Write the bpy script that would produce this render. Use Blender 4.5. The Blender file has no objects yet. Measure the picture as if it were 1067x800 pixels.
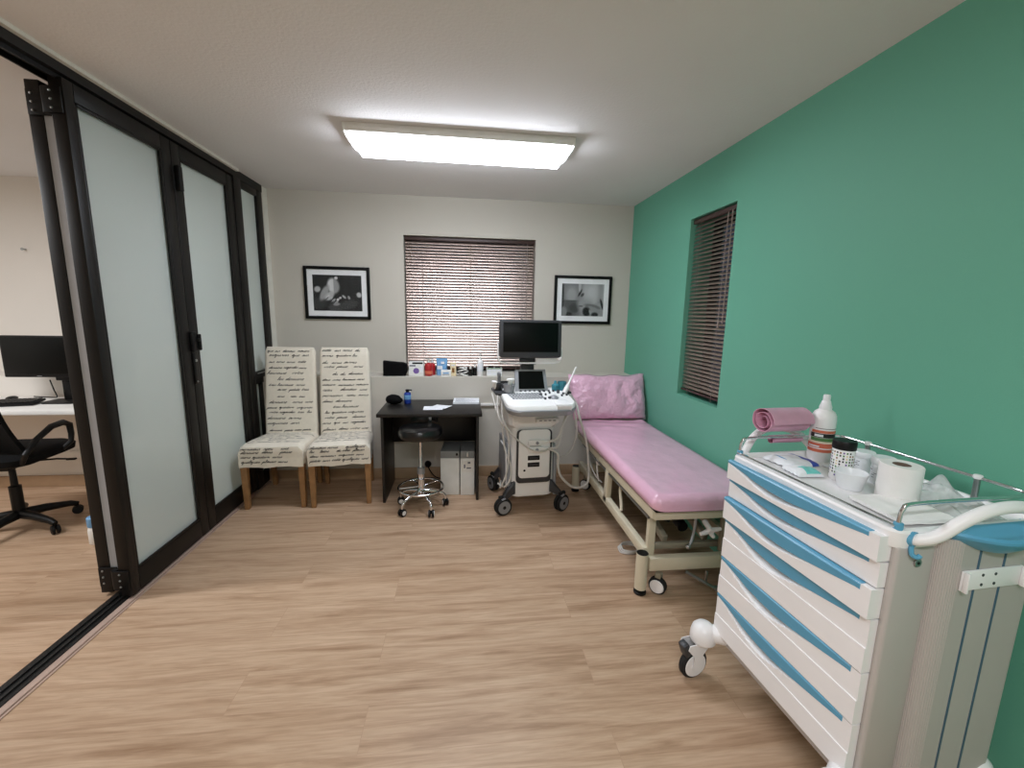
import bpy, bmesh, math, random
from mathutils import Vector, Matrix, noise as mnoise
PI = math.pi
SC = bpy.context.scene
COL = SC.collection
random.seed(7)

# ------------------------------------------------------------------ materials
def lin(c):
    return tuple(((v / 255) / 12.92 if v / 255 <= .04045 else ((v / 255 + .055) / 1.055) ** 2.4) for v in c)

def mat(name, rgb, rough=.5, metal=0, coat=0, bump=None, spec=.5, var=None, sheen=0):
    """procedural material; rgb = sRGB 0-255; bump = (scale, strength, distance); var = (scale, amount)"""
    m = bpy.data.materials.new(name); m.use_nodes = True
    nt = m.node_tree; b = nt.nodes['Principled BSDF']
    c = lin(rgb)
    b.inputs['Base Color'].default_value = (*c, 1)
    b.inputs['Roughness'].default_value = rough
    b.inputs['Metallic'].default_value = metal
    b.inputs['Specular IOR Level'].default_value = spec
    b.inputs['Coat Weight'].default_value = coat
    b.inputs['Coat Roughness'].default_value = .08
    if sheen: b.inputs['Sheen Weight'].default_value = sheen
    tc = nt.nodes.new('ShaderNodeTexCoord')
    n = nt.nodes.new('ShaderNodeTexNoise'); n.inputs['Scale'].default_value = (var or (9, .06))[0]
    n.inputs['Detail'].default_value = 3
    nt.links.new(tc.outputs['Object'], n.inputs['Vector'])
    r = nt.nodes.new('ShaderNodeValToRGB'); a = (var or (9, .05))[1]
    r.color_ramp.elements[0].color = (*[v * (1 - a) for v in c], 1); r.color_ramp.elements[1].color = (*[min(1, v * (1 + a)) for v in c], 1)
    r.color_ramp.elements[0].position = .3; r.color_ramp.elements[1].position = .7
    nt.links.new(n.outputs['Fac'], r.inputs['Fac']); nt.links.new(r.outputs['Color'], b.inputs['Base Color'])
    if bump:
        nb = nt.nodes.new('ShaderNodeTexNoise'); nb.inputs['Scale'].default_value = bump[0]; nb.inputs['Detail'].default_value = 4
        nt.links.new(tc.outputs['Object'], nb.inputs['Vector'])
        bp = nt.nodes.new('ShaderNodeBump'); bp.inputs['Strength'].default_value = bump[1]; bp.inputs['Distance'].default_value = bump[2]
        nt.links.new(nb.outputs['Fac'], bp.inputs['Height']); nt.links.new(bp.outputs['Normal'], b.inputs['Normal'])
    return m

def emis(name, rgb, strength):
    m = bpy.data.materials.new(name); m.use_nodes = True
    nt = m.node_tree; nt.nodes.clear()
    e = nt.nodes.new('ShaderNodeEmission'); o = nt.nodes.new('ShaderNodeOutputMaterial')
    e.inputs['Color'].default_value = (*lin(rgb), 1); e.inputs['Strength'].default_value = strength
    nt.links.new(e.outputs[0], o.inputs[0]); return m

def wood_floor():
    m = bpy.data.materials.new('oak_laminate'); m.use_nodes = True
    nt = m.node_tree; b = nt.nodes['Principled BSDF']; L = nt.links.new
    N = lambda t: nt.nodes.new('ShaderNode' + t)
    tc = N('TexCoord')
    mp = N('Mapping'); mp.inputs['Location'].default_value = (.35, .11, 0)
    L(tc.outputs['Object'], mp.inputs['Vector'])
    br = N('TexBrick'); br.offset = .37; br.offset_frequency = 2; br.squash = 1
    br.inputs['Scale'].default_value = 1; br.inputs['Brick Width'].default_value = 1.38; br.inputs['Row Height'].default_value = .192
    br.inputs['Mortar Size'].default_value = .0011; br.inputs['Mortar Smooth'].default_value = .3
    br.inputs['Color1'].default_value = (0, 0, 0, 1); br.inputs['Color2'].default_value = (1, 1, 1, 1); br.inputs['Mortar'].default_value = (.5, .5, .5, 1)
    L(mp.outputs[0], br.inputs['Vector'])
    # per plank offset feeds the grain so that it breaks at the joints
    sep = N('SeparateXYZ'); L(mp.outputs[0], sep.inputs[0])
    off = N('Math'); off.operation = 'MULTIPLY'; off.inputs[1].default_value = 7.3; L(br.outputs['Color'], off.inputs[0])
    cmb = N('CombineXYZ')
    sx = N('Math'); sx.operation = 'MULTIPLY'; sx.inputs[1].default_value = .9; L(sep.outputs[0], sx.inputs[0])
    sy = N('Math'); sy.operation = 'MULTIPLY'; sy.inputs[1].default_value = 12; L(sep.outputs[1], sy.inputs[0])
    L(sx.outputs[0], cmb.inputs[0]); L(sy.outputs[0], cmb.inputs[1]); L(off.outputs[0], cmb.inputs[2])
    n1 = N('TexNoise'); n1.inputs['Scale'].default_value = 1.6; n1.inputs['Detail'].default_value = 6; n1.inputs['Roughness'].default_value = .62; n1.inputs['Distortion'].default_value = .9
    L(cmb.outputs[0], n1.inputs['Vector'])
    rp = N('ValToRGB'); cr = rp.color_ramp
    cr.elements[0].position = .3; cr.elements[0].color = (*lin((163, 130, 102)), 1)
    cr.elements[1].position = .72; cr.elements[1].color = (*lin((211, 182, 155)), 1)
    e = cr.elements.new(.48); e.color = (*lin((194, 163, 135)), 1)
    L(n1.outputs['Fac'], rp.inputs['Fac'])
    # fine pores
    cm2 = N('CombineXYZ'); s2 = N('Math'); s2.operation = 'MULTIPLY'; s2.inputs[1].default_value = 14; L(sep.outputs[1], s2.inputs[0])
    L(sep.outputs[0], cm2.inputs[0]); L(s2.outputs[0], cm2.inputs[1]); L(off.outputs[0], cm2.inputs[2])
    n2 = N('TexNoise'); n2.inputs['Scale'].default_value = 9; n2.inputs['Detail'].default_value = 3; L(cm2.outputs[0], n2.inputs['Vector'])
    r2 = N('ValToRGB'); r2.color_ramp.elements[0].position = .35; r2.color_ramp.elements[0].color = (.87, .85, .83, 1); r2.color_ramp.elements[1].position = .6; r2.color_ramp.elements[1].color = (1, 1, 1, 1)
    L(n2.outputs['Fac'], r2.inputs['Fac'])
    mx = N('MixRGB'); mx.blend_type = 'MULTIPLY'; mx.inputs[0].default_value = 1; L(rp.outputs[0], mx.inputs[1]); L(r2.outputs[0], mx.inputs[2])
    # tint per plank
    r3 = N('ValToRGB'); r3.color_ramp.elements[0].color = (.93, .92, .91, 1); r3.color_ramp.elements[1].color = (1.0, 1.0, 1.0, 1)
    L(br.outputs['Color'], r3.inputs['Fac'])
    m3 = N('MixRGB'); m3.blend_type = 'MULTIPLY'; m3.inputs[0].default_value = 1; L(mx.outputs[0], m3.inputs[1]); L(r3.outputs[0], m3.inputs[2])
    mj = N('MixRGB'); mj.inputs[2].default_value = (*lin((176, 144, 118)), 1); L(br.outputs['Fac'], mj.inputs[0]); L(m3.outputs[0], mj.inputs[1])
    L(mj.outputs[0], b.inputs['Base Color'])
    b.inputs['Roughness'].default_value = .42; b.inputs['Specular IOR Level'].default_value = .35
    bp = N('Bump'); bp.inputs['Strength'].default_value = .12; bp.inputs['Distance'].default_value = .001
    L(n2.outputs['Fac'], bp.inputs['Height']); L(bp.outputs[0], b.inputs['Normal'])
    return m

def frosted():
    m = bpy.data.materials.new('frosted_glass'); m.use_nodes = True
    nt = m.node_tree; nt.nodes.clear(); L = nt.links.new; N = lambda t: nt.nodes.new('ShaderNode' + t)
    d = N('BsdfDiffuse'); d.inputs[0].default_value = (*lin((238, 244, 240)), 1)
    t = N('BsdfTranslucent'); t.inputs[0].default_value = (*lin((232, 242, 236)), 1)
    mx = N('MixShader'); mx.inputs[0].default_value = .42; L(d.outputs[0], mx.inputs[1]); L(t.outputs[0], mx.inputs[2])
    g = N('BsdfGlossy'); g.inputs['Roughness'].default_value = .06
    fr = N('Fresnel'); fr.inputs[0].default_value = 1.5
    tc = N('TexCoord'); no = N('TexNoise'); no.inputs['Scale'].default_value = 3; L(tc.outputs['Object'], no.inputs['Vector'])
    bp = N('Bump'); bp.inputs['Strength'].default_value = .04; bp.inputs['Distance'].default_value = .01; L(no.outputs['Fac'], bp.inputs['Height']); L(bp.outputs[0], g.inputs['Normal'])
    m2 = N('MixShader'); L(fr.outputs[0], m2.inputs[0]); L(mx.outputs[0], m2.inputs[1]); L(g.outputs[0], m2.inputs[2])
    o = N('OutputMaterial'); L(m2.outputs[0], o.inputs[0]); return m

def clear(name, tint=(235, 240, 238), body=.25, rough=.12, gloss=.25):
    """thin clear plastic / glass film: mostly see-through with a gloss and a little milkiness"""
    m = bpy.data.materials.new(name); m.use_nodes = True
    nt = m.node_tree; nt.nodes.clear(); L = nt.links.new; N = lambda t: nt.nodes.new('ShaderNode' + t)
    t = N('BsdfTransparent'); d = N('BsdfDiffuse'); d.inputs[0].default_value = (*lin(tint), 1)
    g = N('BsdfGlossy'); g.inputs['Roughness'].default_value = rough
    tc = N('TexCoord'); no = N('TexNoise'); no.inputs['Scale'].default_value = 18; L(tc.outputs['Object'], no.inputs['Vector'])
    a = N('Math'); a.operation = 'MULTIPLY'; a.inputs[1].default_value = 2 * body; L(no.outputs['Fac'], a.inputs[0])
    m1 = N('MixShader'); L(a.outputs[0], m1.inputs[0]); L(t.outputs[0], m1.inputs[1]); L(d.outputs[0], m1.inputs[2])
    lw = N('LayerWeight'); lw.inputs[0].default_value = gloss
    m2 = N('MixShader'); L(lw.outputs['Fresnel'], m2.inputs[0]); L(m1.outputs[0], m2.inputs[1]); L(g.outputs[0], m2.inputs[2])
    o = N('OutputMaterial'); L(m2.outputs[0], o.inputs[0]); return m

def attr_mat(name, attr, rough=.3):
    m = bpy.data.materials.new(name); m.use_nodes = True
    nt = m.node_tree; b = nt.nodes['Principled BSDF']; a = nt.nodes.new('ShaderNodeAttribute'); a.attribute_name = attr
    nt.links.new(a.outputs['Color'], b.inputs['Base Color']); b.inputs['Roughness'].default_value = rough
    return m

M = dict(
    floor=wood_floor(), frosted=frosted(),
    wall=mat('warm_grey_paint', (204, 198, 187), .85, bump=(160, .15, .002), var=(1.5, .02)),
    office=mat('cream_white_paint', (232, 226, 218), .85, bump=(160, .15, .002), var=(1.5, .02)),
    green=mat('sea_green_paint', (105, 175, 149), .6, bump=(190, .12, .002), var=(1.2, .02), spec=.35),
    ceil=mat('stippled_ceiling_paint', (232, 229, 228), .9, bump=(70, .3, .005), var=(2, .02)),
    skirt=mat('wood_skirting', (176, 147, 117), .5, var=(6, .12)),
    dark=mat('dark_bronze_aluminium', (17, 14, 12), .48, spec=.35, bump=(300, .05, .001)),
    track=mat('black_track', (20, 19, 18), .45),
    alu=mat('worn_aluminium_edge', (196, 170, 156), .45, .25),
    seal=mat('grey_brush_seal', (178, 180, 184), .8, bump=(120, .3, .003)),
    white=mat('white_paint', (238, 236, 231), .55),
    trim=mat('white_trim_paint', (228, 224, 214), .6),
    chrome=mat('chrome', (225, 225, 228), .1, 1, var=(9, .02)),
    steel=mat('brushed_steel', (170, 172, 174), .3, 1),
    blk=mat('black_plastic', (11, 11, 12), .45, spec=.3),
    blkgloss=mat('black_glossy_plastic', (12, 12, 14), .16),
    screen=mat('black_screen_glass', (4, 6, 6), .32, spec=.18),
    rubber=mat('black_rubber', (22, 22, 23), .75),
    leather=mat('black_vinyl', (13, 13, 14), .3, coat=.25, bump=(60, .1, .002)),
    desk=mat('espresso_laminate', (20, 17, 16), .42, var=(14, .2), bump=(220, .06, .001)),
    fabric=mat('cream_printed_linen', (233, 224, 208), .92, bump=(420, .35, .0015), var=(40, .03), sheen=.15),
    ink=mat('black_script_ink', (24, 21, 20), .9),
    legw=mat('oak_chair_leg', (150, 110, 70), .5, var=(22, .16)),
    blind=mat('brown_blind_enamel', (186, 167, 157), .34, .95, spec=.7, var=(8, .05)),
    blindr=mat('dark_brown_blind_rail', (66, 46, 42), .4),
    cordm=mat('pale_cord', (150, 136, 128), .8),
    pink=mat('pink_vinyl', (234, 184, 208), .42, coat=.8, bump=(11, .6, .02), var=(6, .05)),
    pinkwrap=mat('pink_vinyl_under_film', (234, 184, 208), .38, coat=1, bump=(13, 1, .035), var=(6, .05)),
    pinkcloth=mat('pink_plastic_sheet', (220, 164, 188), .4, coat=.25, bump=(25, .4, .01), var=(12, .08)),
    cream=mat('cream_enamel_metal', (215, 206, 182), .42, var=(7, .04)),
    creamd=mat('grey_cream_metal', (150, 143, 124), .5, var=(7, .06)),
    abs=mat('white_abs_plastic', (246, 244, 244), .38, var=(5, .015)),
    absg=mat('light_grey_abs_plastic', (188, 181, 176), .42, var=(5, .02)),
    blue=mat('sky_blue_plastic', (92, 164, 198), .35, var=(6, .03)),
    stripe=mat('slate_blue_stripe', (70, 98, 118), .5),
    uswhite=mat('off_white_medical_plastic', (243, 242, 240), .35, var=(5, .02)),
    usgrey=mat('silver_grey_plastic', (150, 152, 156), .35, .2),
    usdark=mat('charcoal_plastic', (54, 55, 58), .42),
    cable=mat('pale_grey_cable', (205, 202, 196), .5),
    teal=mat('teal_plastic', (60, 135, 150), .4),
    paper=mat('white_paper', (240, 242, 246), .8),
    print_=mat('grey_print', (120, 122, 130), .8),
    card=mat('white_card', (240, 240, 237), .6),
    cardg=mat('grey_card', (140, 142, 142), .6),
    mount=mat('ivory_mount_board', (240, 240, 240), .8),
    bframe=mat('black_wood_frame', (8, 8, 8), .5, spec=.2),
    glass=clear('window_glass', body=.006, rough=.03, gloss=.06),
    film=clear('clear_plastic_film', tint=(245, 248, 248), body=.42, rough=.2, gloss=.12),
    red=mat('red_plastic', (178, 34, 40), .35), lblue=mat('light_blue_pack', (116, 168, 214), .45, var=(30, .12)),
    navy=mat('deep_blue_can', (30, 60, 150), .3), creamcard=mat('cream_carton', (232, 214, 176), .6),
    purple=mat('violet_print', (120, 92, 160), .6), brown=mat('brown_print', (140, 96, 48), .6),
    orange=mat('salmon_label', (214, 112, 84), .5), lgreen=mat('green_label', (84, 130, 72), .5), lblack=mat('black_label', (30, 26, 26), .5),
    tissue=mat('white_tissue', (240, 238, 235), .95, bump=(50, .3, .004)), mint=mat('mint_wrapper', (120, 214, 208), .35), inkblue=mat('blue_wrapper_print', (60, 78, 176), .4),
    milky=mat('milky_plastic', (240, 242, 244), .3), cardboard=mat('brown_core_board', (120, 104, 92), .9),
    cloth=mat('black_cloth', (12, 11, 12), .95, spec=.15, bump=(80, .4, .004)), mesh=mat('black_mesh_fabric', (11, 11, 12), .9, spec=.2, bump=(260, .5, .003)),
    oak=mat('white_desk_laminate', (240, 237, 232), .45),
)
LAMP = emis('lamp_diffuser_glow', (238, 244, 255), 20.5)

# ------------------------------------------------------------------ mesh builder
class B:
    def __init__(s): s.bm = bmesh.new(); s.mi = 0
    def use(s, i): s.mi = i; return s
    def add(s, t, mtx=None):
        """merge bmesh t"""
        if mtx is not None: bmesh.ops.transform(t, matrix=mtx, verts=t.verts)
        mp = {v: s.bm.verts.new(v.co) for v in t.verts}
        for f in t.faces:
            try: nf = s.bm.faces.new([mp[v] for v in f.verts]); nf.material_index = s.mi
            except ValueError: pass
        t.free(); return s
    def box(s, c, d, rot=None, bev=0, seg=2):
        t = bmesh.new(); bmesh.ops.create_cube(t, size=1, matrix=Matrix.Diagonal((*d, 1)))
        if bev: bmesh.ops.bevel(t, geom=t.edges[:], offset=min(bev, min(d) * .49), segments=seg, affect='EDGES', profile=.5)
        m = Matrix.Translation(c)
        if rot: m = m @ Matrix.Rotation(rot[2], 4, 'Z') @ Matrix.Rotation(rot[1], 4, 'Y') @ Matrix.Rotation(rot[0], 4, 'X')
        return s.add(t, m)
    def span(s, a, b, bev=0, seg=2):
        return s.box([(a[i] + b[i]) / 2 for i in range(3)], [abs(b[i] - a[i]) for i in range(3)], None, bev, seg)
    def rings(s, rings, caps=(True, True), closed=False):
        bm = s.bm; R = [[bm.verts.new(p) for p in r] for r in rings]; n = len(R[0])
        k = len(R); rng = range(k if closed else k - 1)
        for i in rng:
            a, b = R[i], R[(i + 1) % k]
            for j in range(n):
                try: f = bm.faces.new((a[j], a[(j + 1) % n], b[(j + 1) % n], b[j])); f.material_index = s.mi
                except ValueError: pass
        if not closed:
            for q, r in ((0, R[0][::-1]), (1, R[-1])):
                if caps[q]:
                    try: f = bm.faces.new(r); f.material_index = s.mi
                    except ValueError: pass
        return s
    def lathe(s, prof, c=(0, 0, 0), seg=24, axis='Z', rot=None, caps=(True, True)):
        """profile [(r, z)] turned about z then aligned with the axis"""
        m = Matrix.Translation(c)
        if axis == 'X': m = m @ Matrix.Rotation(PI / 2, 4, 'Y')
        if axis == 'Y': m = m @ Matrix.Rotation(-PI / 2, 4, 'X')
        if rot is not None: m = m @ rot
        return s.rings([[m @ Vector((max(r, 1e-4) * math.cos(2 * PI * k / seg), max(r, 1e-4) * math.sin(2 * PI * k / seg), z)) for k in range(seg)] for r, z in prof], caps)
    def cyl(s, a, b, r, seg=20, r2=None, bev=0):
        a, b = Vector(a), Vector(b); d = b - a; L = d.length; q = d.to_track_quat('Z', 'Y').to_matrix().to_4x4()
        r2 = r if r2 is None else r2
        pr = [(r, 0), (r2, L)] if not bev else [(r - bev, 0), (r, bev), (r2, L - bev), (r2 - bev, L)]
        return s.lathe(pr, a, seg, rot=q)
    def tube(s, pts, r, seg=10, closed=False, smooth=0, flat=None):
        P = [Vector(p) for p in pts]
        if smooth: P = curve(P, smooth, closed)
        n = len(P); T = []
        if isinstance(r, (list, tuple)) and len(r) != n:
            q = [(len(r) - 1) * i / (n - 1) for i in range(n)]; r = [r[int(t)] + (r[min(len(r) - 1, int(t) + 1)] - r[int(t)]) * (t - int(t)) for t in q]
        for i in range(n):
            a = P[(i - 1) % n] if closed or i else P[i]; b = P[(i + 1) % n] if closed or i < n - 1 else P[i]
            T.append((b - a).normalized())
        N = T[0].orthogonal().normalized()
        if flat is not None: N = Vector(flat)
        rg = []
        for i in range(n):
            N = (N - T[i] * N.dot(T[i]))
            N = N.normalized() if N.length > 1e-6 else T[i].orthogonal().normalized()
            Bn = T[i].cross(N); rr = r[i] if isinstance(r, (list, tuple)) else r
            rg.append([P[i] + (N * math.cos(2 * PI * k / seg) + Bn * math.sin(2 * PI * k / seg)) * rr for k in range(seg)])
        return s.rings(rg, closed=closed)
    def prism(s, poly, d, mtx=None, bev=0):
        """2-D polygon in xy extruded +d along z, then placed by mtx"""
        t = bmesh.new(); vs = [t.verts.new((x, y, 0)) for x, y in poly]; f = t.faces.new(vs)
        r = bmesh.ops.extrude_face_region(t, geom=[f]); bmesh.ops.translate(t, vec=(0, 0, d), verts=[g for g in r['geom'] if isinstance(g, bmesh.types.BMVert)])
        if bev:
            es = [e for e in t.edges if abs(e.verts[0].co.z - e.verts[1].co.z) < 1e-7]
            bmesh.ops.bevel(t, geom=es, offset=bev, segments=2, affect='EDGES', profile=.5)
        return s.add(t, mtx)
    def loft(s, secs, n=6, caps=(True, True), m=None):
        """secs: (z, cx, cy, wx, wy, r) rounded rectangles"""
        rg = [[Vector((cx + x, cy + y, z)) for x, y in rrect(wx, wy, r, n)] for z, cx, cy, wx, wy, r in secs]
        if m is not None: rg = [[m @ p for p in q] for q in rg]
        return s.rings(rg, caps)
    def sphere(s, c, r, seg=20, sc=(1, 1, 1)):
        t = bmesh.new(); bmesh.ops.create_uvsphere(t, u_segments=seg, v_segments=seg // 2, radius=r)
        return s.add(t, Matrix.Translation(c) @ Matrix.Diagonal((*sc, 1)))
    def grid(s, f, nu, nv, u=(0, 1), v=(0, 1), thick=None):
        """surface f(u, v); with thick (a vector) a closed slab"""
        bm = s.bm
        P = [[Vector(f(u[0] + (u[1] - u[0]) * i / nu, v[0] + (v[1] - v[0]) * j / nv)) for j in range(nv + 1)] for i in range(nu + 1)]
        V = [[bm.verts.new(p) for p in r] for r in P]
        def q(*k):
            try: w = bm.faces.new(k); w.material_index = s.mi
            except ValueError: pass
        for i in range(nu):
            for j in range(nv): q(V[i][j], V[i + 1][j], V[i + 1][j + 1], V[i][j + 1])
        if thick is not None:
            t = Vector(thick); W = [[bm.verts.new(p + t) for p in r] for r in P]
            for i in range(nu):
                for j in range(nv): q(W[i][j + 1], W[i + 1][j + 1], W[i + 1][j], W[i][j])
            for i in range(nu): q(V[i][0], W[i][0], W[i + 1][0], V[i + 1][0]); q(V[i + 1][nv], W[i + 1][nv], W[i][nv], V[i][nv])
            for j in range(nv): q(V[0][j + 1], W[0][j + 1], W[0][j], V[0][j]); q(V[nu][j], W[nu][j], W[nu][j + 1], V[nu][j + 1])
        return s
    def build(s, name, mats, parent=None, org=None, angle=38, normals=True):
        bm = s.bm
        if org is not None: bmesh.ops.translate(bm, vec=-Vector(org), verts=bm.verts)
        if normals: bmesh.ops.recalc_face_normals(bm, faces=bm.faces)
        a = math.radians(angle)
        for e in bm.edges:
            e.smooth = len(e.link_faces) == 2 and e.calc_face_angle(0) < a
        for f in bm.faces: f.smooth = True
        me = bpy.data.meshes.new(name); bm.to_mesh(me); bm.free()
        for x in (mats if isinstance(mats, (list, tuple)) else [mats]): me.materials.append(x)
        o = bpy.data.objects.new(name, me); COL.objects.link(o)
        if parent is not None: o.parent = parent
        return o

def rrect(wx, wy, r, n=6):
    r = min(r, wx / 2 * .999, wy / 2 * .999); o = []
    for cx, cy, a0 in ((wx / 2 - r, wy / 2 - r, 0), (-wx / 2 + r, wy / 2 - r, 90), (-wx / 2 + r, -wy / 2 + r, 180), (wx / 2 - r, -wy / 2 + r, 270)):
        for k in range(n + 1):
            a = math.radians(a0 + 90 * k / n); o.append((cx + r * math.cos(a), cy + r * math.sin(a)))
    return o

def curve(P, k=6, closed=False):
    n = len(P); o = []
    for i in range(n if closed else n - 1):
        p = [P[(i + j) % n] if closed else P[max(0, min(n - 1, i + j))] for j in (-1, 0, 1, 2)]
        for s in range(k):
            t = s / k
            o.append(.5 * ((2 * p[1]) + (p[2] - p[0]) * t + (2 * p[0] - 5 * p[1] + 4 * p[2] - p[3]) * t * t + (3 * p[1] - p[0] - 3 * p[2] + p[3]) * t ** 3))
    if not closed: o.append(P[-1].copy())
    return o

def tag(o, label=None, cat=None, group=None, kind=None):
    if label: o['label'] = label
    if cat: o['category'] = cat
    if group: o['group'] = group
    if kind: o['kind'] = kind
    return o
def thing(name, label, cat, loc=(0, 0, 0), rz=0, group=None):
    o = bpy.data.objects.new(name, None); COL.objects.link(o); o.location = loc; o.rotation_euler = (0, 0, rz); o.empty_display_size = .1
    return tag(o, label, cat, group)
def copy_tree(o, parent=None):
    c = o.copy(); COL.objects.link(c); c.parent = parent
    for ch in list(o.children): copy_tree(ch, c)
    return c
def struct(o, label=None, cat=None): return tag(o, label, cat, kind='structure')
def solo(o, loc, label, cat, rz=0, group=None):
    o.location = loc; o.rotation_euler = (0, 0, rz); return tag(o, label, cat, group)

# ------------------------------------------------------------------ the setting (metres; camera at x 0, y 0; +y into the room)
XL, XR, YB, YD, ZC, ZL = -1.64, 1.562, 3.985, 3.672, 2.442, .9
XO, YF = -4.7, -1.6
struct(B().span((XO - .1, YF - .1, -.08), (XR + .25, YB + .25, 0)).build('floor', M['floor']), 'pale oak laminate plank floor', 'floor')
struct(B().span((XO - .1, YF - .1, ZC), (XR + .25, YB + .25, ZC + .08)).build('ceiling', M['ceil']), 'stippled off-white ceiling', 'ceiling')
# back wall: thick lower half forming a ledge, upper half set back, window opening down to the ledge
WX0, WX1, WZ1 = -.524, .655, 2.112
b = B()
b.span((XL - .06, YD, 0), (XR + .25, YB + .25, ZL))
b.span((XL - .06, YB, ZL), (WX0, YB + .25, ZC)); b.span((WX1, YB, ZL), (XR + .25, YB + .25, ZC)); b.span((WX0, YB, WZ1), (WX1, YB + .25, ZC))
struct(b.build('wall_back', M['wall']), 'warm grey end wall with a deep ledge below the window', 'wall')
b = B(); b.span((XO, YD, 0), (XL - .06, YB + .25, ZL)); b.span((XO, YB, ZL), (XL - .06, YB + .25, ZC))
struct(b.build('wall_office', M['office']), 'cream white wall of the neighbouring office', 'wall')
# green wall with a tall narrow window recess
GY0, GY1, GZ0, GZ1 = 2.424, 2.93, .893, 2.112
b = B()
b.span((XR, YF, 0), (XR + .25, GY0, ZC)); b.span((XR, GY1, 0), (XR + .25, YB, ZC)); b.span((XR, GY0, 0), (XR + .25, GY1, GZ0)); b.span((XR, GY0, GZ1), (XR + .25, GY1, ZC))
struct(b.build('wall_right', M['green']), 'sea green side wall', 'wall')
struct(B().span((XO, YF - .1, 0), (XR, YF, ZC)).build('wall_front', M['wall']), 'warm grey wall behind the viewer', 'wall')
struct(B().span((XO - .1, YF, 0), (XO, YB, ZC)).build('wall_left', M['office']), 'cream white far side wall of the neighbouring office', 'wall')
def skirting(x0, x1): return B().box(((x0 + x1) / 2, YD - .008, .047), (x1 - x0, .016, .094), None, .004).build('baseboard_back', M['skirt'])
struct(skirting(XL, XR), 'pale wood skirting along the grey end wall', 'baseboard')
o = skirting(XO, XL - .1); o.name = 'baseboard_office'; struct(o, 'pale wood skirting in the neighbouring office', 'baseboard')
struct(B().span((.1, YD - .018, .646), (XR, YD, .668), .003).build('trim_1', M['white']), 'thin white cable trunking on the end wall right of the desk', 'trim')
struct(B().span((XO, YD - .03, .24), (XL - .12, YD, .30), .004).build('trim_2', M['white']), 'white cable trunking on the office wall below the desk', 'trim')
struct(B().span((XL - .06, YB - .085, ZL), (XL + .005, YB, ZC - .005)).build('trim_3', M['trim']), 'white strip between folding partition and end wall', 'trim')

def window_unit(name, w, hh, loc, rz):
    """frame and pane standing behind a blind; local x across, y towards the room = -y"""
    e = bpy.data.objects.new(name, None); COL.objects.link(e); e.location = loc; e.rotation_euler = (0, 0, rz); struct(e)
    f = B(); t = .045
    f.span((-w / 2, 0, 0), (-w / 2 + t, .05, hh), .004); f.span((w / 2 - t, 0, 0), (w / 2, .05, hh), .004)
    f.span((-w / 2 + t, 0, hh - t), (w / 2 - t, .05, hh), .004); f.span((-w / 2 + t, 0, 0), (w / 2 - t, .05, t), .004)
    if w > .8: f.span((-.025, 0, t), (.025, .05, hh - t), .004)
    f.build('window_frame', M['dark'], e)
    B().span((-w / 2 + t, .022, t), (w / 2 - t, .028, hh - t)).build('window_pane', M['glass'], e)
    return e
tag(window_unit('window_1', WX1 - WX0, WZ1 - ZL, ((WX0 + WX1) / 2, YB + .14, ZL), 0), 'dark window behind the blind in the grey end wall', 'window')
tag(window_unit('window_2', GY1 - GY0, GZ1 - GZ0, (XR + .17, (GY0 + GY1) / 2, GZ0), -PI / 2), 'dark tall window behind the blind in the green wall', 'window')

def blind(label, w, hh, loc, rz, group, pitch=.0262, chord=.0225, tilt=68):
    e = thing('venetian_blind', label, 'blind', loc, rz, None)
    B().box((0, 0, hh - .014), (w, .036, .028), None, .004).build('head_rail', M['blindr'], e)
    s = B(); n = int((hh - .06) / pitch); t = math.radians(tilt)
    for k in range(n):
        zc = hh - .045 - k * pitch; rg = []
        for x in (-w / 2 + .004, w / 2 - .004):
            r = []
            for i in range(7):
                u = (i / 6 - .5) * chord; cv = .0016 * (1 - (2 * i / 6 - 1) ** 2)
                r.append((u, cv))
            ring = [Vector((x, uu * math.cos(t) - vv * math.sin(t), zc + uu * math.sin(t) + vv * math.cos(t))) for uu, vv in r] + \
                   [Vector((x, uu * math.cos(t) - (vv - .0006) * math.sin(t), zc + uu * math.sin(t) + (vv - .0006) * math.cos(t))) for uu, vv in r[::-1]]
            rg.append(ring)
        s.rings(rg)
    s.build('slats', M['blind'], e)
    B().box((0, 0, hh - .045 - n * pitch), (w - .006, .026, .014), None, .004).build('bottom_rail', M['blindr'], e)
    c = B()
    for x in ((-.37 * w, .0, .37 * w) if w > .8 else (-.3 * w, .3 * w)):
        c.cyl((x, -.018, .01), (x, -.018, hh - .03), .0012, 6)
    c.build('ladder_cord', M['cordm'], e)
    x = w * .46
    wd = B().cyl((x - .02, -.026, hh - .03), (x - .02, -.026, hh * .42), .0035, 8); wd.build('tilt_wand', M['cordm'], e)
    pc = B().tube([(x - .06, -.026, hh - .03), (x - .062, -.028, hh * .62), (x - .06, -.027, hh * .44)], .0018, 6)
    pc.lathe([(.002, .02), (.006, 0), (.007, -.03), (.003, -.035)], (x - .06, -.027, hh * .43), 10); pc.build('pull_cord', M['cordm'], e)
    return e
blind('brown venetian blind over the wide window in the grey end wall', WX1 - WX0 - .012, WZ1 - ZL - .012, ((WX0 + WX1) / 2, YB + .045, ZL + .004), 0, None)
blind('dark brown narrow venetian blind recessed in the green wall', GY1 - GY0 - .012, GZ1 - GZ0 - .012, (XR + .034, (GY0 + GY1) / 2, GZ0 + .004), -PI / 2, None, tilt=54)

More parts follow.
